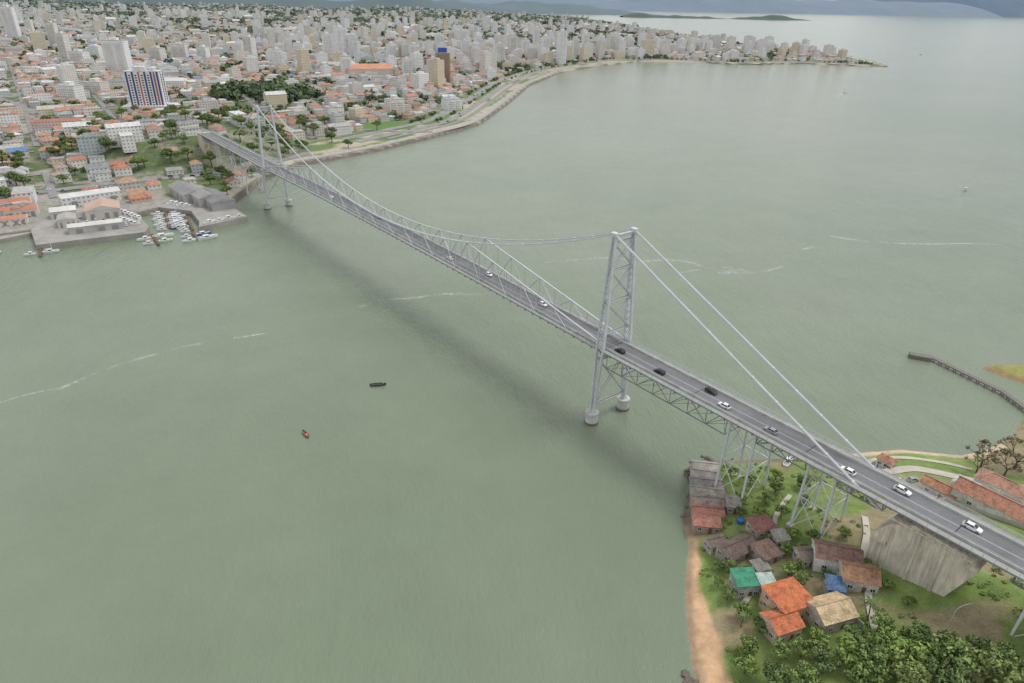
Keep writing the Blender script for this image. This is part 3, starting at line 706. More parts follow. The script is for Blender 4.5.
V=np.concatenate(V);CC=np.concatenate(CC)
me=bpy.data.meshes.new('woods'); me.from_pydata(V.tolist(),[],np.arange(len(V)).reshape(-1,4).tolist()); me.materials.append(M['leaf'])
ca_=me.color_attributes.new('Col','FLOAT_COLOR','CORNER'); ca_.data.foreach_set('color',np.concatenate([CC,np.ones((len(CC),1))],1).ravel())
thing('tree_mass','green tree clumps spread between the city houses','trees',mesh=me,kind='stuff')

# ------------------------------------------------------------------ bridge
BA=.6611-math.pi/2; BO=(38.17,221.4)
def Bw(s,e):
    return (BO[0]+math.sin(.6611)*s-math.cos(.6611)*e, BO[1]-math.cos(.6611)*s-math.sin(.6611)*e)
LS=361.8
def zd(s):
    t=-s/LS
    return 31+(1.6*4*t*(1-t) if 0<t<1 else 0)
def cab(s):
    t=-s/LS; return 38.2+(75-38.2)*(2*t-1)**2
S0,S1=-540,175
bridge=thing('suspension_bridge','long grey steel suspension bridge crossing the bay','bridge',(BO[0],BO[1],0),BA)
stations=[S0+5*i for i in range(int((S1-S0)/5)+1)]
dk=MB();wk=MB();mk=MB();rl=MB();un=MB();pb=MB()
for a,b in zip(stations,stations[1:]):
    za,zb=zd(a),zd(b)
    def slab(m,y0,y1,o1,o0):
        P=[(a,y0,za+o0),(b,y0,zb+o0),(b,y1,zb+o0),(a,y1,za+o0)];Q=[(a,y0,za+o1),(b,y0,zb+o1),(b,y1,zb+o1),(a,y1,za+o1)]
        m.face(Q);m.face(P[::-1]);m.face([P[0],P[1],Q[1],Q[0]]);m.face([P[2],P[3],Q[3],Q[2]])
    slab(dk,-4.4,4.4,0,-.4)
    for sg in (-1,1):
        y0,y1=sorted((sg*4.4,sg*4.65)); slab(pb,y0,y1,.7,-.4)
        y0,y1=sorted((sg*5.45,sg*7.1)); slab(wk,y0,y1,.15,-.1)
        for hh,w in ((1.25,.09),(.85,.05),(.5,.05)): rl.beam((a,sg*7.05,za+hh),(b,sg*7.05,zb+hh),w)
        rl.beam((a,sg*4.52,za+1.1),(b,sg*4.52,zb+1.1),.08)
        for k in (0,2.5): 
            zz=za+(zb-za)*k/5; rl.beam((a+k,sg*7.05,zz+.1),(a+k,sg*7.05,zz+1.25),.09)
        rl.beam((a,sg*4.52,za+.7),(a,sg*4.52,za+1.1),.1)
        un.beam((a,sg*6.9,za-.25),(b,sg*6.9,zb-.25),.2,.4)
    un.beam((a,-7.05,za-.7),(a,7.05,za-.7),.3,.6)
    for y in (-3.2,-1.1,1.1,3.2): un.beam((a,y,za-.75),(b,y,zb-.75),.25,.6)
    for sg in (-1,1):
        mk.face([(a,sg*4.05-.06,za+.006),(b,sg*4.05-.06,zb+.006),(b,sg*4.05+.06,zb+.006),(a,sg*4.05+.06,za+.006)])
    for c_ in (-.13,.13): mk.face([(a,c_-.05,za+.006),(b,c_-.05,zb+.006),(b,c_+.05,zb+.006),(a,c_+.05,za+.006)])
    un.beam((a,-4.4,za-.3),(a,4.4,za-.3),.1,.1)
ej=MB()
for s in range(-520,170,40): ej.face([(s-.15,-4.35,zd(s)+.008),(s+.15,-4.35,zd(s)+.008),(s+.15,4.35,zd(s)+.008),(s-.15,4.35,zd(s)+.008)])
part(bridge,'expansion_joint',ej.mesh('joint',['black']))
part(bridge,'roadway',dk.mesh('roadway',['asphalt'])); part(bridge,'walkway',wk.mesh('walkway',['walk'])); part(bridge,'lane_marking',mk.mesh('marks',['paint'])); part(bridge,'parapet',pb.mesh('parapet',['pier']))
part(bridge,'railing',rl.mesh('railing',['steel'])); part(bridge,'floor_beam',un.mesh('floor',['steel_dark']))
NP=36; pl=LS/NP
def top(s):
    t=-s/LS; tt=min(t,1-t)
    if tt<.25: 
        zq=cab(-.25*LS); return 32.6+(zq-32.6)*tt/.25
    return cab(s)
for sg in (-1,1):
    tr=MB(); y=sg*5.1
    for i in range(NP):
        a,b=-i*pl,-(i+1)*pl
        tr.beam((a,y,top(a)),(b,y,top(b)),.48,.48,mi=1); tr.beam((a,y,zd(a)-.9),(b,y,zd(b)-.9),.4,.5)
        if i: tr.beam((a,y,zd(a)-.9),(a,y,top(a)),.22)
        if i%2==0: tr.beam((a,y,zd(a)-.9),(b,y,top(b)),.25)
        else: tr.beam((a,y,top(a)),(b,y,zd(b)-.9),.25)
        ma=(a+b)/2
        if top(ma)-zd(ma)>4: tr.beam((ma,y,zd(ma)-.9),(ma,y,(top(ma)+zd(ma)-.9)/2),.12)
    part(bridge,'stiffening_truss',tr.mesh('truss',['steel','steel_light']))
    cb=MB()
    n=36
    for i in range(n):
        a,b=-LS*i/n,-LS*(i+1)/n
        for o in (-.22,.22): cb.beam((a,y*.94+o,cab(a)+.1),(b,y*.94+o,cab(b)+.1),.21,.44)
        cb.beam((b,y*.94-.45,cab(b)+.1),(b,y*.94+.45,cab(b)+.1),.45,.58)
    for s0,dr in ((0,1),(-LS,-1)):
        for o in (-.22,.22): cb.beam((s0,y*.94+o,75.1),(s0+dr*104,y*1.06+o,27.5),.21,.44)
        for k in range(1,12):
            u=k/12; cb.beam((s0+dr*104*u,y*(.94+.12*u)-.45,75.1-47.6*u),(s0+dr*104*u,y*(.94+.12*u)+.45,75.1-47.6*u),.4,.55)
    part(bridge,'main_cable',cb.mesh('cable',['steel_light']))
def tower(s0):
    t=MB(); wz=lambda z: 8.6-(8.6-4.75)*(z-5)/70
    lv=[8,27.5,37.5,50,62,72]
    for k,z in enumerate(lv):
        w=wz(z)
        for ox in (-.6,.6): t.beam((s0+ox,-w,z),(s0+ox,w,z),.28,.5)
    for z0,z1 in zip(lv,lv[1:]):
        if z0==27.5: continue
        for ox in (-.5,.5):
            t.beam((s0+ox,-wz(z0),z0),(s0+ox,wz(z1),z1),.24,.3,up=(1,0,0)); t.beam((s0+ox,wz(z0),z0),(s0+ox,-wz(z1),z1),.24,.3,up=(1,0,0))
    w=wz(75); t.beam((s0,-w-.5,74.4),(s0,w+.5,74.4),1.2,.9)
    tp=part(bridge,'tower',t.mesh('tower',['steel']))
    for sg in (-1,1):
        l=MB(); st=[(5,1.3),(15,2.0),(31,3.2),(45,2.8),(60,2.0),(74.5,1.3)]
        for (z0,a0),(z1,a1) in zip(st,st[1:]):
            for ox in (-1,1):
                l.taper((s0+ox*a0*.5,sg*wz(z0),z0),(s0+ox*a1*.5,sg*wz(z1),z1),.55,1.1,.55,1.1)
            n=int((z1-z0)/2.5)
            for k in range(n):
                u0,u1=k/n,(k+1)/n; za,zb=z0+(z1-z0)*u0,z0+(z1-z0)*u1; aa,ab=a0+(a1-a0)*u0,a0+(a1-a0)*u1
                for dy in (-.45,.45):
                    l.beam((s0-aa*.5,sg*wz(za)+dy,za),(s0+ab*.5,sg*wz(zb)+dy,zb),.1,.25,up=(0,1,0)); l.beam((s0+aa*.5,sg*wz(za)+dy,za),(s0-ab*.5,sg*wz(zb)+dy,zb),.1,.25,up=(0,1,0))
        l.box(s0,sg*wz(75),74.4,2.6,1.7,1.3,bottom=True)
        part(tp,'leg',l.mesh('leg',['steel_light']))
        p=MB(); yy=sg*8.6
        p.cyl(s0,yy,-4,.9,2.8,2.7,16,1); p.cyl(s0,yy,.9,4.2,2.5,2.4,16,0); p.cyl(s0,yy,4.2,5.0,2.7,2.7,16,0); p.box(s0,yy,5,2.0,2.0,.7)
        part(tp,'footing',p.mesh('footing',['pier','pierwet']))
tower(0); tower(-LS)
ap=MB()
def under(s0,s1,dep,n,m=ap):
    pl_=(s1-s0)/n
    for y in (-5.1,5.1):
        for i in range(n):
            a,b=s0+i*pl_,s0+(i+1)*pl_
            m.beam((a,y,30),(b,y,30),.35,.5); m.beam((a,y,30-dep),(b,y,30-dep),.26,.3); m.beam((a,y,30),(a,y,30-dep),.16)
            m.beam((a,y,30 if i%2 else 30-dep),(b,y,30-dep if i%2 else 30),.18)
        m.beam((s1,y,30),(s1,y,30-dep),.2)
    for i in range(n+1):
        a=s0+i*pl_; m.beam((a,-5.1,30-dep),(a,5.1,30-dep),.18)
        if i<n: m.beam((a,-5.1,30-dep),(a+pl_,5.1,30-dep),.1); m.beam((a,5.1,30-dep),(a+pl_,-5.1,30-dep),.1)
under(2,55,6,7); under(66,82,3,3); under(91,104,2.6,3); under(134,172,2.6,7)
under(-LS-50,-LS-2,6,8); under(-LS-120,-LS-62,5,8); under(-540,-496,4,6)
part(bridge,'approach_truss',ap.mesh('approach',['steel_dark']))
def trestle(s0,ln,wt,wbm,zb,zt=29.5,cont=False):
    m=MB(); hs=[0,.5,1]
    if not cont: zb-=1
    def P(a,b,u): 
        w=wbm+(wt-wbm)*u; L=ln*(1.12-.12*u); return (s0+a*L/2,b*w/2,zb+(zt-zb)*u)
    for a in (-1,1):
        for b in (-1,1): m.beam(P(a,b,0),P(a,b,1),.58)
    for u0,u1 in zip(hs,hs[1:]):
        for c in ((-1,-1,1,-1),(1,-1,1,1),(1,1,-1,1),(-1,1,-1,-1)):
            p0,q0,p1,q1=P(c[0],c[1],u0),P(c[2],c[3],u0),P(c[0],c[1],u1),P(c[2],c[3],u1)
            m.beam(p1,q1,.3); m.beam(p0,q1,.19); m.beam(q0,p1,.19)
    part(bridge,'trestle',m.mesh('trestle',['steel_light']))
    for a in (-1,1):
        for b in (-1,1):
            q=P(a,b,0); f=MB(); f.box(q[0],q[1],zb-2,1.8,1.8,2.6); part(bridge,'trestle_footing',f.mesh('tf',['concrete']))
zi=lambda s:float(zisl(*Bw(s,0)))
zc=lambda s:float(zcont(*Bw(s,0)))
trestle(61,9,10.4,13,zi(61)); trestle(87,8,10.4,12,zi(87)); trestle(141,5,10.4,11.5,zi(141)); trestle(169,5,10.4,12,zi(169))
trestle(-LS-56,10,10.4,14,max(1,zc(-LS-56)),cont=True); trestle(-488,12,10.4,13,max(1,zc(-488)),cont=True)
ab=MB()
def prism(m,prof,y0,y1):
    A=[(x,y0,z) for x,z in prof];B=[(x,y1,z) for x,z in prof]
    m.face(A[::-1]);m.face(B)
    n=len(prof)
    for i in range(n):
        j=(i+1)%n; m.face([A[i],A[j],B[j],B[i]])
prism(ab,[(104,8),(121.5,8),(127.5,24.5),(126,27.6),(112,28.2),(107,25),(103.5,20)],-5.0,5.0)
ab.box(105.5,0,18.6,4,11.6,.9,bottom=True); ab.box(126.3,0,25.0,2.6,11.6,1.2,bottom=True); ab.box(116.5,0,26.8,19,11.0,.6,bottom=True)
for s,z1 in ((108,24.5),(114,26.6),(120,26.6)): ab.box(s,0,8,.7,10.7,z1-8)
part(bridge,'abutment',ab.mesh('abut',['abut']))
ab=MB(); prism(ab,[(-548,2),(-532,2),(-528,22),(-536,30),(-548,30.2)],-6.5,6.5); part(bridge,'abutment',ab.mesh('abut2',['abut']))

# ------------------------------------------------------------------ vehicles
def car_meshes(paint):
    b=MB()
    st=[(-2.15,.45,.78,.72),(-2.05,.3,.95,.84),(-1.2,.25,1.0,.88),(.9,.25,1.0,.88),(1.8,.28,.86,.84),(2.15,.4,.66,.7)]
    def ring(s): x,zb,zt,w=s; return [(x,-w,zb),(x,w,zb),(x,w,zt-.15),(x,w*.9,zt),(x,-w*.9,zt),(x,-w,zt-.15)]
    for s,t_ in zip(st,st[1:]):
        A,B=ring(s),ring(t_)
        for i in range(6): j=(i+1)%6; b.face([A[i],A[j],B[j],B[i]])
    b.face(ring(st[0])[::-1]);b.face(ring(st[-1]))
    b.face([(-1.35,-.66,1.47),(.25,-.66,1.47),(.25,.66,1.47),(-1.35,.66,1.47)])
    for x0,x1 in ((-1.35,-1.95),(.25,1.05)):
        for y in (-1,1): b.beam((x0,y*.66,1.46),(x1,y*.8,1.0),.08)
    for y in (-1,1): b.beam((-.5,y*.68,1.46),(-.5,y*.8,1.0),.08)
    g=MB(); A=[(-1.93,-.8,.99),(1.03,-.8,.99),(1.03,.8,.99),(-1.93,.8,.99)];B=[(-1.34,-.65,1.455),(.24,-.65,1.455),(.24,.65,1.455),(-1.34,.65,1.455)]
    for i in range(4): j=(i+1)%4; g.face([A[i],A[j],B[j],B[i]])
    w=MB()
    for k in range(14):
        a0,a1=6.2832*k/14,6.2832*(k+1)/14
        w.face([(.32*math.cos(a0),-.1,.32*math.sin(a0)),(.32*math.cos(a1),-.1,.32*math.sin(a1)),(.32*math.cos(a1),.1,.32*math.sin(a1)),(.32*math.cos(a0),.1,.32*math.sin(a0))])
    for y in (-.1,.1): w.face([(.32*math.cos(6.2832*k/14),y,.32*math.sin(6.2832*k/14)) for k in range(14)])
    for y in (-.11,.11): w.face([(.18*math.cos(6.2832*k/14),y,.18*math.sin(6.2832*k/14)) for k in range(14)],1)
    hl=MB(); hl.box(0,0,0,.12,.3,.14,bottom=True)
    return (b.mesh('body',[paint]),g.mesh('glass',['glass']),w.mesh('wheel',['rubber','silver']),hl.mesh('hl',['lamp']),hl.mesh('tl',['red']))
CM={k:car_meshes(k) for k in ('white','black','silver')}
def car(x,y,z,rz,colr,label,group,detail=True):
    m=CM[colr]; o=thing('car',label,'car',(x,y,z),rz,group=group)
    part(o,'body',m[0]);part(o,'window',m[1])
    for a in (-1.3,1.35):
        for b_ in (-.8,.8): part(o,'wheel',m[2],(a,b_,.32))
    if detail:
        for b_ in (-.55,.55): part(o,'headlight',m[3],(2.06,b_,.55)); part(o,'taillight',m[4],(-2.1,b_,.65))
for s,e,c in [(5,1.9,'black'),(24,1.9,'black'),(43,-2,'black'),(51,1.9,'white'),(68,2.1,'silver'),(92,2.1,'white'),(105,-1.8,'white'),(122,-1.5,'white'),(-43,-1.2,'white'),(-83,-1.9,'white'),(-111,1.6,'white'),(-193,-1.9,'silver'),(-250,1.9,'white')]:
    x,y=Bw(s,e); car(x,y,zd(s)+.01,BA+(math.pi if e>0 else 0),c,{'white':'white','black':'black','silver':'silver grey'}[c]+' car driving across the bridge deck','cars driving over the bridge')
for i in range(40):
    k=random.randint(14,100); P=random.choice([c1,c2]); p,q=P[k],P[k+1]; d_=q-p; a=math.atan2(d_[1],d_[0])
    o=random.choice([-3.8,0,3.8]); x,y=p[0]-math.sin(a)*o,p[1]+math.cos(a)*o
    car(x,y,float(zcont(x,y))+.36,a+(math.pi if P is c2 else 0),random.choice(['white','white','black','silver']),'small car on the coastal avenue','cars on the coastal avenue',False)
for i in range(26):
    k=random.randint(30,len(av)-14); p,q=av[k],av[k+1]; d_=q-p; a=math.atan2(d_[1],d_[0]); o=random.choice([-3.4,3.4,-8.5])
    x,y=p[0]-math.sin(a)*o,p[1]+math.cos(a)*o
    car(x,y,float(zcont(x,y))+.38,a,random.choice(['white','white','black','silver']),'small car beside the waterfront street','cars on the waterfront street',False)
for i in range(16):
    x,y=-310+3.1*i+random.uniform(-.4,.4),(456 if i%2 else 450)-i*.6
    if sdist(np.array([x]),np.array([y]),FC)[0]>4: car(x,y,3.76,.52+random.uniform(-.1,.1)+1.57,random.choice(['white','silver','black']),'car parked on the boatyard concrete','cars parked in the boatyard',False)
for x,y,a,c in [(128,176,.3,'white'),(134,177,.35,'silver'),(155,164,-.9,'white'),(162,176,-.2,'black')]:
    car(x,y,float(zisl(x,y))+.2,a,c,'car parked near the terracotta roofed houses','cars parked by the houses',True)
# ------------------------------------------------------------------ boats
def hullmesh(L,B,H,mat,deckmat='white'):
    h=MB(); st=[(-.5,.75,.0),(-.2,1,0),(.15,.95,.05),(.38,.55,.2),(.5,.03,.38)]
    def ring(x,w,k): return [(x*L,-w*B/2,H*(1+k)),(x*L,-w*B*.33,-.1*H+k*H),(x*L,w*B*.33,-.1*H+k*H),(x*L,w*B/2,H*(1+k))]
    R=[ring(*s) for s in st]
    for A,C in zip(R,R[1:]):
        for i in range(3): h.face([A[i],A[i+1],C[i+1],C[i]])
        h.face([A[3],(A[3][0],A[3][1]*.85,A[3][2]),(C[3][0],C[3][1]*.85,C[3][2]),C[3]],0); h.face([A[0],(A[0][0],A[0][1]*.85,A[0][2]),(C[0][0],C[0][1]*.85,C[0][2]),C[0]],0)
        f=.55
        h.face([(A[3][0],A[3][1]*.85,A[3][2]*f),(A[0][0],A[0][1]*.85,A[0][2]*f),(C[0][0],C[0][1]*.85,C[0][2]*f),(C[3][0],C[3][1]*.85,C[3][2]*f)],1)
        for i in (0,3): h.face([(A[i][0],A[i][1]*.85,A[i][2]),(A[i][0],A[i][1]*.85,A[i][2]*f),(C[i][0],C[i][1]*.85,C[i][2]*f),(C[i][0],C[i][1]*.85,C[i][2])],1)
    h.face(R[0])
    return h.mesh('hull',[mat,deckmat])
def cabin(L,B,H):
    c=MB(); z=H*.6
    A=[(-.22*L,-B*.36),(.16*L,-B*.34),(.16*L,B*.34),(-.22*L,B*.36)];T=[(-.2*L,-B*.32),(.06*L,-B*.3),(.06*L,B*.3),(-.2*L,B*.32)]
    def mixp(p,q,u): return (p[0]*(1-u)+q[0]*u,p[1]*(1-u)+q[1]*u)
    for i in range(4):
        j=(i+1)%4; c.face([(*A[i],z),(*A[j],z),(*T[j],z+1.5),(*T[i],z+1.5)],0)
        a=mixp(A[i],A[j],.2);b=mixp(A[i],A[j],.8);t1=mixp(T[i],T[j],.2);t2=mixp(T[i],T[j],.8)
        g=[(*mixp(a,t1,.45),z+.67),(*mixp(b,t2,.45),z+.67),(*mixp(b,t2,.85),z+1.27),(*mixp(a,t1,.85),z+1.27)]
        c.face([(x*1.02,y*1.02,zz) for x,y,zz in g],1)
    c.face([(*t,z+1.5) for t in T],0)
    c.box(-.08*L,0,z+1.55,.3*L,B*.7,.12,bottom=True)
    return c.mesh('cabin',['white','glass'])
BM=[(hullmesh(9,3,1.3,'white'),cabin(9,3,1.3)),(hullmesh(13,4,1.8,'white'),cabin(13,4,1.8)),(hullmesh(6.5,2.3,1.0,'white'),cabin(6.5,2.3,.9)),(hullmesh(10,3.2,1.3,'blue'),cabin(10,3.2,1.3))]
mst=MB(); mst.tube((.8,0,1),(.8,0,12),.12,.07); mst.tube((.8,0,2.4),(-3.6,0,2.4),.09,.07); mst.tube((.8,0,2.6),(-3.4,0,2.6),.22,.14,mi=0)
MST=mst.mesh('mast',['white'])
def boat(x,y,z,a,k,label='white motorboat moored in the small marina',group='boats in the marina',mast=False):
    o=thing('sailing_boat' if mast else 'motorboat',label,'boat',(x,y,z),a,group=group); part(o,'hull',BM[k][0]); part(o,'cabin',BM[k][1])
    if mast: part(o,'mast',MST)
docks=[((-262,486),(-240,447),1),((-246,482),(-222,443),1),((-246,433),(-231,412),0),((-222,440),(-210,424),0),((-300,400),(-292,386),0)]
pts=[]
for (a,b,full) in docks:
    m_=MB(); m_.beam((a[0],a[1],1.2),(b[0],b[1],1.2),1.8,.3)
    o=thing('boat_dock','narrow wooden dock between the moored boats','dock',group='marina docks'); part(o,'deck',m_.mesh('dock',['door']))
    dx,dy=b[0]-a[0],b[1]-a[1]; L_=math.hypot(dx,dy); dx/=L_;dy/=L_; nx,ny=-dy,dx; ang=math.atan2(ny,nx)
    for k in range(9):
        for sg in (-1,1):
            t=3+k*5.2
            if t>L_ or (not full and (k+sg)%2): continue
            pts.append((a[0]+dx*t+nx*sg*5.6,a[1]+dy*t+ny*sg*5.6,.1,ang+(0 if sg>0 else math.pi)))
for i in range(7): pts.append((-292+i*4.2,478-i*3.2,3.76,2.2+random.uniform(-.3,.3)))
for i in range(5): pts.append((-278+i*4,456-i*2.8,3.76,.6))
for i in range(4): pts.append((-214+i*5,452+i*5.2,3.76,.9+random.uniform(-.3,.3)))
for i in range(4): pts.append((-262+i*5,499-i*2.5,3.76,.9))
for i,(x,y,z,a) in enumerate(pts): 
    if z<1 and sdist(np.array([x]),np.array([y]),FC)[0]>-1.5: continue
    boat(x+random.uniform(-.4,.4),y,z if z>1 else .1,a+random.uniform(-.12,.12),[0,1,2,0,2,3][i%6] if z<1 else [0,2][i%2],'white motorboat moored in the small marina' if z<1 else 'white motorboat parked on the boatyard concrete',mast=(i%7==3 and z<1))
boat(641,1382,.2,.6,1,'white speedboat crossing the bay with wake','boats out on the bay'); boat(1501,2698,.2,.1,1,'distant white boat out on the bay','boats out on the bay'); boat(411,606,.1,.5,2,'small boat alone on the bay','boats out on the bay')
boat(98,190,1.9,.9,2,'white boat pulled up on the shore under trees','boats on the shore')
boat(-325,392,.1,.3,0,'white motorboat moored beside the quay','boats in the marina')
def person(name,x,y,z,rz,shirt,seated,label,s=1.0):
    if seated: J=[(0,0,.5),(0,0,.75),(0,0,1.0),(0,0,1.1),(0,.0,1.28),(.0,.19,1.0),(.18,.24,.78),(.4,.18,.75),(0,-.19,1.0),(.18,-.24,.78),(.4,-.18,.75),(.1,.1,.48),(.48,.13,.5),(.5,.13,.1),(.1,-.1,.48),(.48,-.13,.5),(.5,-.13,.1)]
    else: J=[(0,0,.95),(0,0,1.2),(0,0,1.43),(0,0,1.53),(0,0,1.68),(0,.2,1.42),(.03,.25,1.12),(.12,.24,.86),(0,-.2,1.42),(-.03,-.25,1.12),(.05,-.24,.86),(0,.1,.9),(.12,.1,.5),(.05,.1,.06),(0,-.1,.9),(-.02,-.1,.5),(-.2,-.1,.08)]
    E=[(0,1),(1,2),(2,3),(3,4),(2,5),(5,6),(6,7),(2,8),(8,9),(9,10),(0,11),(11,12),(12,13),(0,14),(14,15),(15,16)]
    Rr=[.15,.14,.15,.06,.11,.07,.05,.04,.07,.05,.04,.1,.07,.05,.1,.07,.05]
    me=bpy.data.meshes.new('body'); me.from_pydata(J,E,[]); 
    o=thing(name,label,'person',(x,y,z),rz); o.scale=(s,s,s)
    b=part(o,'body',me); me.materials.append(M[shirt])
    b.modifiers.new('s','SKIN')
    for v,r in zip(me.skin_vertices[0].data if me.skin_vertices else [],Rr): v.radius=(r,r)
    ss=b.modifiers.new('u','SUBSURF'); ss.levels=1; ss.render_levels=1
    h=MB(); hz_=J[4][2]
    for k in range(4):
        z0,z1=hz_+.0+.05*k,hz_+.05*(k+1); r=[.12,.12,.1,.07,.02]; h.cyl(J[4][0]-.015,0,z0,z1,r[k],r[k+1],8)
    part(o,'hair',h.mesh('hair',['hair']))
def rowboat(x,y,L,a,mat,label):
    o=thing('fishing_boat',label,'boat',(x,y,.05),a); part(o,'hull',hullmesh(L,L*.3,.7,mat,mat))
    for u in (-.2,.12):
        m=MB(); m.box(0,0,.45,.35,L*.26,.06,bottom=True); part(o,'bench',m.mesh('bench',['door']),(L*u,0,0))
    m=MB(); m.box(-L*.53,0,.3,.35,.3,.75,bottom=True); m.beam((-L*.55,0,.3),(-L*.55,0,-.5),.12); part(o,'outboard_motor',m.mesh('motor',['black']))
rowboat(-56,241,6.5,.15,'darkhull','dark open fishing boat with people on calm water')
rowboat(-76,204,5,-.9,'wood','small reddish wooden fishing boat on calm water')
def ob(x,y,a,dx): return x+dx*math.cos(a),y+dx*math.sin(a)
for (bx,by,a,dx,sh,st_) in [(-56,241,.15,-1.3,'cloth_blue',1),(-56,241,.15,.8,'cloth_red',1),(-56,241,.15,2.0,'cloth_white',0),(-76,204,-.9,-1.0,'cloth_red',1),(-76,204,-.9,.6,'cloth_white',1)]:
    px,py=ob(bx,by,a,dx); person('person',px,py,.1 if st_ else .35,a,sh,bool(st_),('seated' if st_ else 'standing')+' person in %s shirt aboard fishing boat'%sh[6:])
for s,sh in ((96,'cloth_blue'),(112,'cloth_red'),(30,'cloth_white'),(113.2,'cloth_white')):
    x,y=Bw(s,-6.2); person('person',x,y,31.15,BA,sh,False,'person in %s clothes walking along the bridge walkway'%sh[6:])
# ------------------------------------------------------------------ foam
fm=MB(); zf=lambda x,y: np.zeros_like(x)
for P,w in [([(-203,222),(-196,229),(-186,234)],1.8),([(-186,233),(-178,248),(-165,262),(-152,273),(-145,276)],3.4),([(-133,282),(-120,288)],2.6),([(-81,321),(-72,331),(-56,334),(-38,341),(-24,341),(-13,344)],4.2),([(80,399),(95,403),(110,401),(125,386),(143,388)],6),([(125,382),(150,384),(170,396)],4),([(193,428),(205,436)],4),([(226,460),(250,449),(283,446),(320,449),(356,446),(390,450)],4.5),([(100,380),(130,392),(150,380)],3.5),([(20,395),(60,405),(80,399)],3)]:
    strip(fm,smooth(P,5),w,zf,.03)
strip(fm,smooth([(640,1380),(618,1352),(590,1318),(560,1290)],8),13,zf,.03); strip(fm,smooth([(641,1382),(625,1364)],5),10,zf,.04)
strip(fm,smooth([(p[0]-.2,p[1]) for p in NC[2:9]],2),1.2,zf,.05,mi=1); strip(fm,smooth([(p[0]-.3,p[1]+.6) for p in NC[9:20]],2),1.4,zf,.05,mi=1)
thing('foam',None,None,mesh=fm.mesh('foam',['foam','foam2']),kind='structure')
# ------------------------------------------------------------------ rocks
def rockmesh(k):
    import bmesh
    bm=bmesh.new(); bmesh.ops.create_icosphere(bm,subdivisions=2,radius=1); r=random.Random(k)
    for v in bm.verts: v.co*=1+.28*math.sin(v.co.x*3+k)*math.cos(v.co.y*4+k)+r.uniform(-.1,.1); v.co.z*=.6
    me=bpy.data.meshes.new('rock'); bm.to_mesh(me); bm.free(); me.materials.append(M['rock']); return me
RM=[rockmesh(k) for k in range(4)]
rp=[]
for i in range(34): 
    a=random.random(); P=[(56,161),(60,170),(61.5,178),(63,189),(70,194),(80,194)]; k=min(4,int(a*5)); u=a*5-k
    rp.append((P[k][0]*(1-u)+P[k+1][0]*u+random.uniform(-1.5,1.3),P[k][1]*(1-u)+P[k+1][1]*u+random.uniform(-1.3,1.6),random.uniform(.4,1.2)))
for i in range(13): rp.append((45+random.uniform(-2,1.8),106+random.uniform(-1.9,1.9),random.uniform(.4,1.2)))
for i in range(4): rp.append((190+random.uniform(0,16),211+random.uniform(0,14),random.uniform(.6,1.1)))
for i,(x,y,r) in enumerate(rp): thing('rock','dark wet boulder at the shoreline','rock',(x,y,.15),random.uniform(0,6),group='shoreline boulders',mesh=RM[i%4],scale=r)
# ------------------------------------------------------------------ village houses
def nhouse(x,y,w,d,h,ang,rt,rc,wc,label,name='house',rh=None,dz=0):
    z=float(zisl(x,y))+dz; o=thing(name,label,'house',(x,y,z),ang,group='shore village houses')
    mw=MB(); mw.box(0,0,-2,w,d,h+2,0,0,wc); mr=MB(); rh=rh or min(w,d)*.28
    if rt=='shed':
        a,b=w/2+.35,d/2+.35
        P=[(-a,-b,h+.05),(a,-b,h+.05),(a,b,h+.05+rh),(-a,b,h+.05+rh)];Q=[(p[0],p[1],p[2]+.14) for p in P]
        mr.face(Q,0,rc,[(0,0),(2*a,0),(2*a,2*b),(0,2*b)]);mr.face(P[::-1],0,rc)
        for i in range(4): j=(i+1)%4; mr.face([P[i],P[j],Q[j],Q[i]],0,rc)
        mw.face([(-w/2,d/2,h),(w/2,d/2,h),(w/2,d/2,h+rh),(-w/2,d/2,h+rh)][::-1],0,wc)
        for sx in (-1,1): mw.face([(sx*w/2,-d/2,h),(sx*w/2,d/2,h),(sx*w/2,d/2,h+rh)],0,wc)
    else:
        mr.hip(0,0,h+.05,w,d,rh,0,0,rc,gable=(rt=='gable'),gmi=1,gcol=wc,ov=.45)
        if w>=d: r=(w/2+.45) if rt=='gable' else max(w/2-d/2,.01); mr.beam((-r,0,h+rh+.08),(r,0,h+rh+.08),.3,.16,0,tuple(c*1.15 for c in rc))
        else: r=(d/2+.45) if rt=='gable' else max(d/2-w/2,.01); mr.beam((0,-r,h+rh+.08),(0,r,h+rh+.08),.3,.16,0,tuple(c*1.15 for c in rc))
    part(o,'wall',mw.mesh('wall',['roof'])); part(o,'roof',mr.mesh('roof',['tile','roof']))
    dm=MB(); dm.box(0,0,0,.95,.12,2.1,bottom=True); part(o,'door',dm.mesh('door',['door']),(w*.12,-d/2-.05,0))
    wm=MB(); wm.box(0,0,0,1.1,.06,1.0,bottom=True); g=wm.mesh('pane',['glass'])
    fmn=MB()
    for a_,b_ in (((-.65,0,-.06),(.65,0,-.06)),((-.65,0,1.06),(.65,0,1.06)),((-.6,0,0),(-.6,0,1)),((.6,0,0),(.6,0,1)),((0,0,0),(0,0,1))): fmn.beam(a_,b_,.12,.12)
    fmm=fmn.mesh('frame',['frame'])
    for fl in range(1 if h<5 else 2):
        for px,py,rr in [(-w*.28,-d/2-.05,0),(w*.36,-d/2-.05,0),(-w/2-.05,-d*.2,math.pi/2),(-w/2-.05,d*.25,math.pi/2),(w/2+.05,0,math.pi/2)]:
            q=part(o,'window',g,(px,py,1.0+2.7*fl),rz=rr); part(q,'frame',fmm,(0,0,0))
T1=(.42,.20,.13)
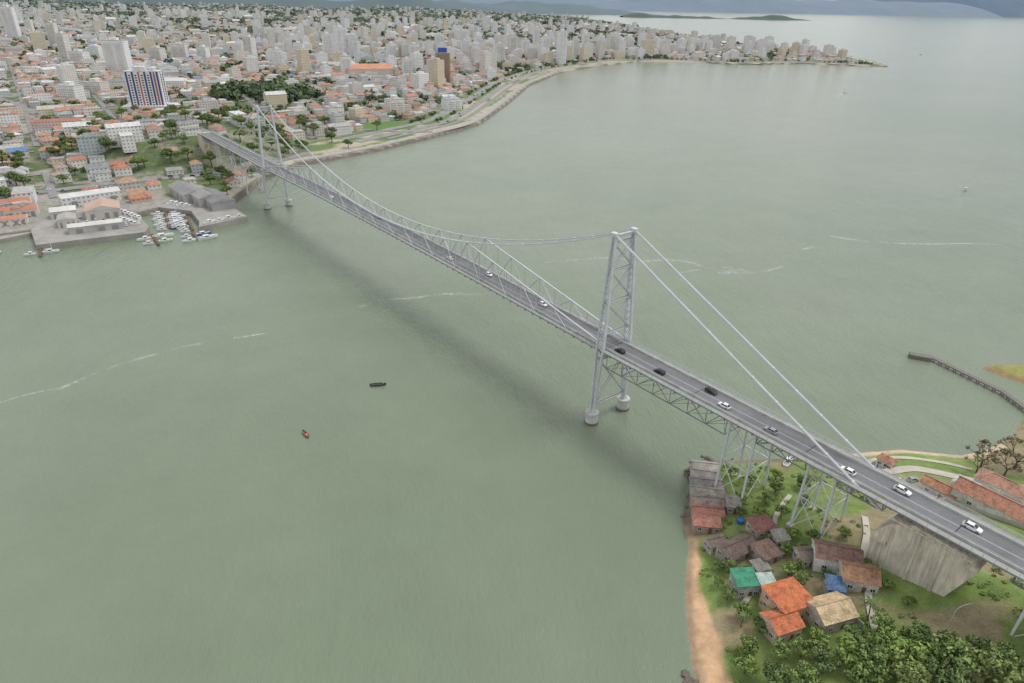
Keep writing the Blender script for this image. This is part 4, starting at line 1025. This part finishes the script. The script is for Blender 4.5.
nhouse(72,122.5,9.5,8.5,5.6,.35,'hip',(.62,.19,.08),(.62,.42,.3),'house with bright orange hipped tile roof')
nhouse(68.5,116.5,7.5,6.5,4,.35,'gable',(.58,.18,.08),(.6,.45,.35),'lower orange roofed wing beside the beach')
nhouse(81,118.5,9.5,7.5,4,.3,'gable',(.60,.45,.27),(.5,.45,.38),'house with tan tile roof among trees')
nhouse(64,131,6,5.5,4.2,.1,'shed',(.06,.28,.17),(.45,.5,.45),'small house with green metal roof',rh=.6)
nhouse(69.5,129.5,4,5.5,3.2,.1,'shed',(.45,.55,.5),(.5,.6,.58),'turquoise white annex beside green roof',rh=.5)
nhouse(66,144.5,10,6,3,.5,'gable',(.17,.12,.10),(.4,.35,.3),'low house with dark brown roof')
nhouse(73.5,142,6.5,6,3,.4,'hip',(.22,.14,.11),(.4,.35,.3),'low house with weathered brown roof')
nhouse(61,148,5,4,2.8,.3,'gable',(.20,.15,.12),(.5,.45,.4),'small brown roofed house by the sand')
nhouse(67,184.5,8,4.2,2.8,-.15,'gable',(.42,.39,.35),(.45,.42,.38),'pale grey fishing shed over the rocks','boathouse')
nhouse(66,180,9,4.3,2.8,-.2,'gable',(.36,.33,.30),(.4,.38,.35),'grey roofed fishing shed over the rocks','boathouse')
nhouse(65.3,175.4,10,4.3,2.8,-.12,'gable',(.28,.26,.24),(.4,.38,.35),'weathered grey fishing shed at the waterline','boathouse')
nhouse(64.3,170.7,10,4.3,2.8,-.18,'gable',(.38,.35,.31),(.4,.38,.35),'pale grey fishing shed at the waterline','boathouse')
nhouse(63.3,166,10,4.3,2.8,-.12,'gable',(.32,.25,.22),(.4,.3,.25),'brownish grey fishing shed at the waterline','boathouse')
nhouse(62,161,9,4.4,2.8,-.12,'gable',(.36,.16,.12),(.4,.3,.25),'reddish roofed fishing shed by the water','boathouse')
nhouse(60.5,156.3,8,4,2.6,-.1,'shed',(.40,.18,.13),(.4,.3,.25),'rust red boathouse beside the beach','boathouse',rh=.6)
nhouse(70.5,164,4,5,2.8,-.1,'shed',(.30,.28,.26),(.4,.38,.35),'small grey shack behind the boat sheds','boathouse',rh=.5)
nhouse(90,136.5,11.5,7,4.4,-.25,'gable',(.26,.16,.12),(.8,.8,.78),'white walled house with dark brown roof')
nhouse(92.5,129,8.5,7,3.6,-.25,'gable',(.36,.20,.12),(.6,.55,.5),'house with brown orange tile roof')
nhouse(85.5,126.5,4,4.5,3,-.2,'shed',(.10,.18,.32),(.3,.35,.4),'small shed with blue sheet roof',rh=.5)
nhouse(75.5,152.5,6.5,5.5,3.2,.3,'hip',(.30,.14,.11),(.5,.4,.35),'small house with red brown roof')
nhouse(83,138.5,5,4.5,3,.1,'gable',(.22,.17,.14),(.5,.45,.4),'small brown roofed house on slope')
nhouse(79,147,4,4,2.8,.2,'shed',(.32,.30,.27),(.5,.45,.4),'small grey roofed shack on slope',rh=.5)
nhouse(70,136.5,4,3.6,2.7,.3,'shed',(.25,.23,.21),(.5,.45,.4),'tiny grey roofed lean to between houses',rh=.4)
nhouse(148,157,24,8,4,BA,'gable',T1,(.72,.7,.66),'long white house with terracotta tile roof')
nhouse(158,170,14,7,4,BA,'hip',(.44,.24,.17),(.8,.79,.76),'white building with faded terracotta roof')
nhouse(137,168,10,5,3.2,BA,'gable',(.46,.23,.14),(.7,.65,.6),'low house with orange roof beyond the bridge')
nhouse(131,188,5,4,3,BA,'hip',T1,(.7,.66,.6),'small terracotta roofed house near the beach')
nhouse(168,152,16,8,4,BA,'gable',T1,(.7,.68,.64),'terracotta roofed house at the hillside')
nhouse(147,171,6,5,3,BA,'hip',(.6,.6,.58),(.8,.8,.78),'small white roofed annex by the driveway')
for x,y in ((71,157),(86.8,123),(70,133)):
    o=thing('water_tank','blue plastic water tank beside a house','tank',(x,y,float(zisl(x,y))),group='blue water tanks'); m=MB(); m.cyl(0,0,0,1.4,1.0,1.1,14); part(o,'body',m.mesh('tank',['blue'])); m=MB(); m.cyl(0,0,1.42,1.7,1.15,.4,14); part(o,'lid',m.mesh('lid',['blue']))
for P,lb in (([(78,124),(85,121),(88,115)],'garden wall beside tan roofed house'),([(86,142),(96,140)],'wall behind white walled house'),([(126,172),(140,160),(152,145)],'white garden wall beside terracotta roofs')):
    m=MB(); Q=smooth(P,2)
    for a,b in zip(Q,Q[1:]): za,zb=float(zisl(*a)),float(zisl(*b)); m.beam((a[0],a[1],za+.3),(b[0],b[1],zb+.3),.25,1.6)
    thing('garden_wall',lb,'wall',mesh=m.mesh('wall',['concrete']),group='garden walls')
pp=MB()
strip(pp,smooth([(107,155),(103,146),(98,137),(96.5,131),(92.5,122),(90,113)],1.5),1.8,zisl,.18); strip(pp,smooth([(121,180),(129,183),(140,185),(151,179),(160,176),(172,172),(190,168)],1.5),3.2,zisl,.2); strip(pp,smooth([(129,183),(126,190),(135,194),(150,192),(160,186)],1.5),1.6,zisl,.18); strip(pp,smooth([(62,125),(70,135),(77,147),(82,158),(90,168)],1.5),1.4,zisl,.18)
thing('path',None,None,mesh=pp.mesh('path',['concrete']),kind='structure')
PP=[(188,275.5),(195.5,272.5),(208.5,243),(210,222)]
o=thing('breakwater_pier','old narrow dark concrete pier reaching into the bay','pier'); pr=MB(); 
for k,(a,b) in enumerate(zip(PP,PP[1:])):
    pr.beam((a[0],a[1],1.5+.01*k),(b[0],b[1],1.5+.01*k),2.2,.5)
part(o,'walkway',pr.mesh('pierdeck',['jetty']))
pr=MB(); pr.box(190.5,274.6,-2,9,3.6,3.9,-.4); part(o,'end_block',pr.mesh('block',['jetty']))
pl1=MB(); pl1.tube((-.6,0,-2),(-.6,0,1.4),.22,.2); pl1.beam((-.7,0,1.1),(.7,0,1.1),.25); pl1.tube((.6,0,-2),(.6,0,1.4),.22,.2); pm1=pl1.mesh('pile',['jetty'])
for a,b in zip(PP[1:],PP[2:]):
    n=int(math.dist(a,b)/3.5)
    for k in range(n): part(o,'piling',pm1,(a[0]+(b[0]-a[0])*k/n,a[1]+(b[1]-a[1])*k/n,0))
P_is=[(214,266),(222,270),(240,270),(252,262),(245,250),(228,248)]
me=gridmesh('islet',np.arange(208,262,1.5),np.arange(240,278,1.5),lambda X,Y:(lambda s:(s,np.clip(s*.5,-3,1.6)))(sdist(X,Y,P_is)),'ground',lambda X,Y,Z,sd:lerpc(np.ones(X.shape+(3,))*np.array((.27,.26,.08)),sm((3-sd)/1.5),(.33,.22,.12)),lambda X,Y,Z,sd:np.ones(X.shape))
thing('terrain',None,None,mesh=me,kind='structure')
z=float(zisl(107,113)); o=thing('bent_pole','tall pale post with curved arm on the slope','pole',(107,113,z),.1)  # stands for a bent railing pipe, shaped here like a lamp post
m=MB(); pt=[(0,0,-.3),(0,0,4),(.3,0,5.4),(1.4,0,6.4),(3.2,0,6.9)]
for a,b in zip(pt,pt[1:]): m.tube(a,b,.09,.08,8)
part(o,'post',m.mesh('post',['pier'])); m=MB(); m.box(3.6,0,6.8,.9,.3,.16,bottom=True); part(o,'arm_end',m.mesh('head',['silver']))

# ------------------------------------------------------------------ light, world, camera
SE,SR=D2(62),D2(70)
w=bpy.data.worlds.new("World"); scn.world=w; w.use_nodes=True; nt=w.node_tree
bg=nt.nodes['Background']; sk=N(nt,"ShaderNodeTexSky",sky_type='NISHITA'); sk.sun_disc=False; sk.sun_elevation=SE; sk.sun_rotation=SR; sk.dust_density=3; sk.air_density=1.2
hs=N(nt,"ShaderNodeHueSaturation"); hs.inputs['Saturation'].default_value=.25; nt.links.new(sk.outputs[0],hs.inputs['Color'])
mx=mixc(nt,.6,hs.outputs[0],(6.7,6.9,7.1)); nt.links.new(mx,bg.inputs['Color']); bg.inputs['Strength'].default_value=.145
L=bpy.data.lights.new('sun','SUN'); L.energy=1.4; L.angle=D2(20); L.color=(1,.97,.93)
lo=bpy.data.objects.new('sun',L); COL.objects.link(lo)
sd_=Vector((math.sin(SR)*math.cos(SE),math.cos(SR)*math.cos(SE),math.sin(SE))); lo.rotation_euler=sd_.to_track_quat('Z','Y').to_euler()
cam=bpy.data.cameras.new('camera'); co=bpy.data.objects.new('camera',cam); COL.objects.link(co); scn.camera=co
cam.sensor_width=36; cam.lens=664.0741/1024*36; cam.clip_start=1; cam.clip_end=120000
pt_,ro=.4705,.0188
fw=Vector((0,math.cos(pt_),-math.sin(pt_)));up=Vector((0,math.sin(pt_),math.cos(pt_)));rt=Vector((1,0,0))
r=rt*math.cos(ro)+up*math.sin(ro);u=-rt*math.sin(ro)+up*math.cos(ro)
co.matrix_world=Matrix((( r.x,u.x,-fw.x,0),(r.y,u.y,-fw.y,0),(r.z,u.z,-fw.z,144.5709),(0,0,0,1)))
scn.view_settings.view_transform='Standard'; scn.view_settings.look='None'; scn.view_settings.exposure=0
print('faces',len(stuffB.f),len(V)//4,len(indiv),len(itrees))
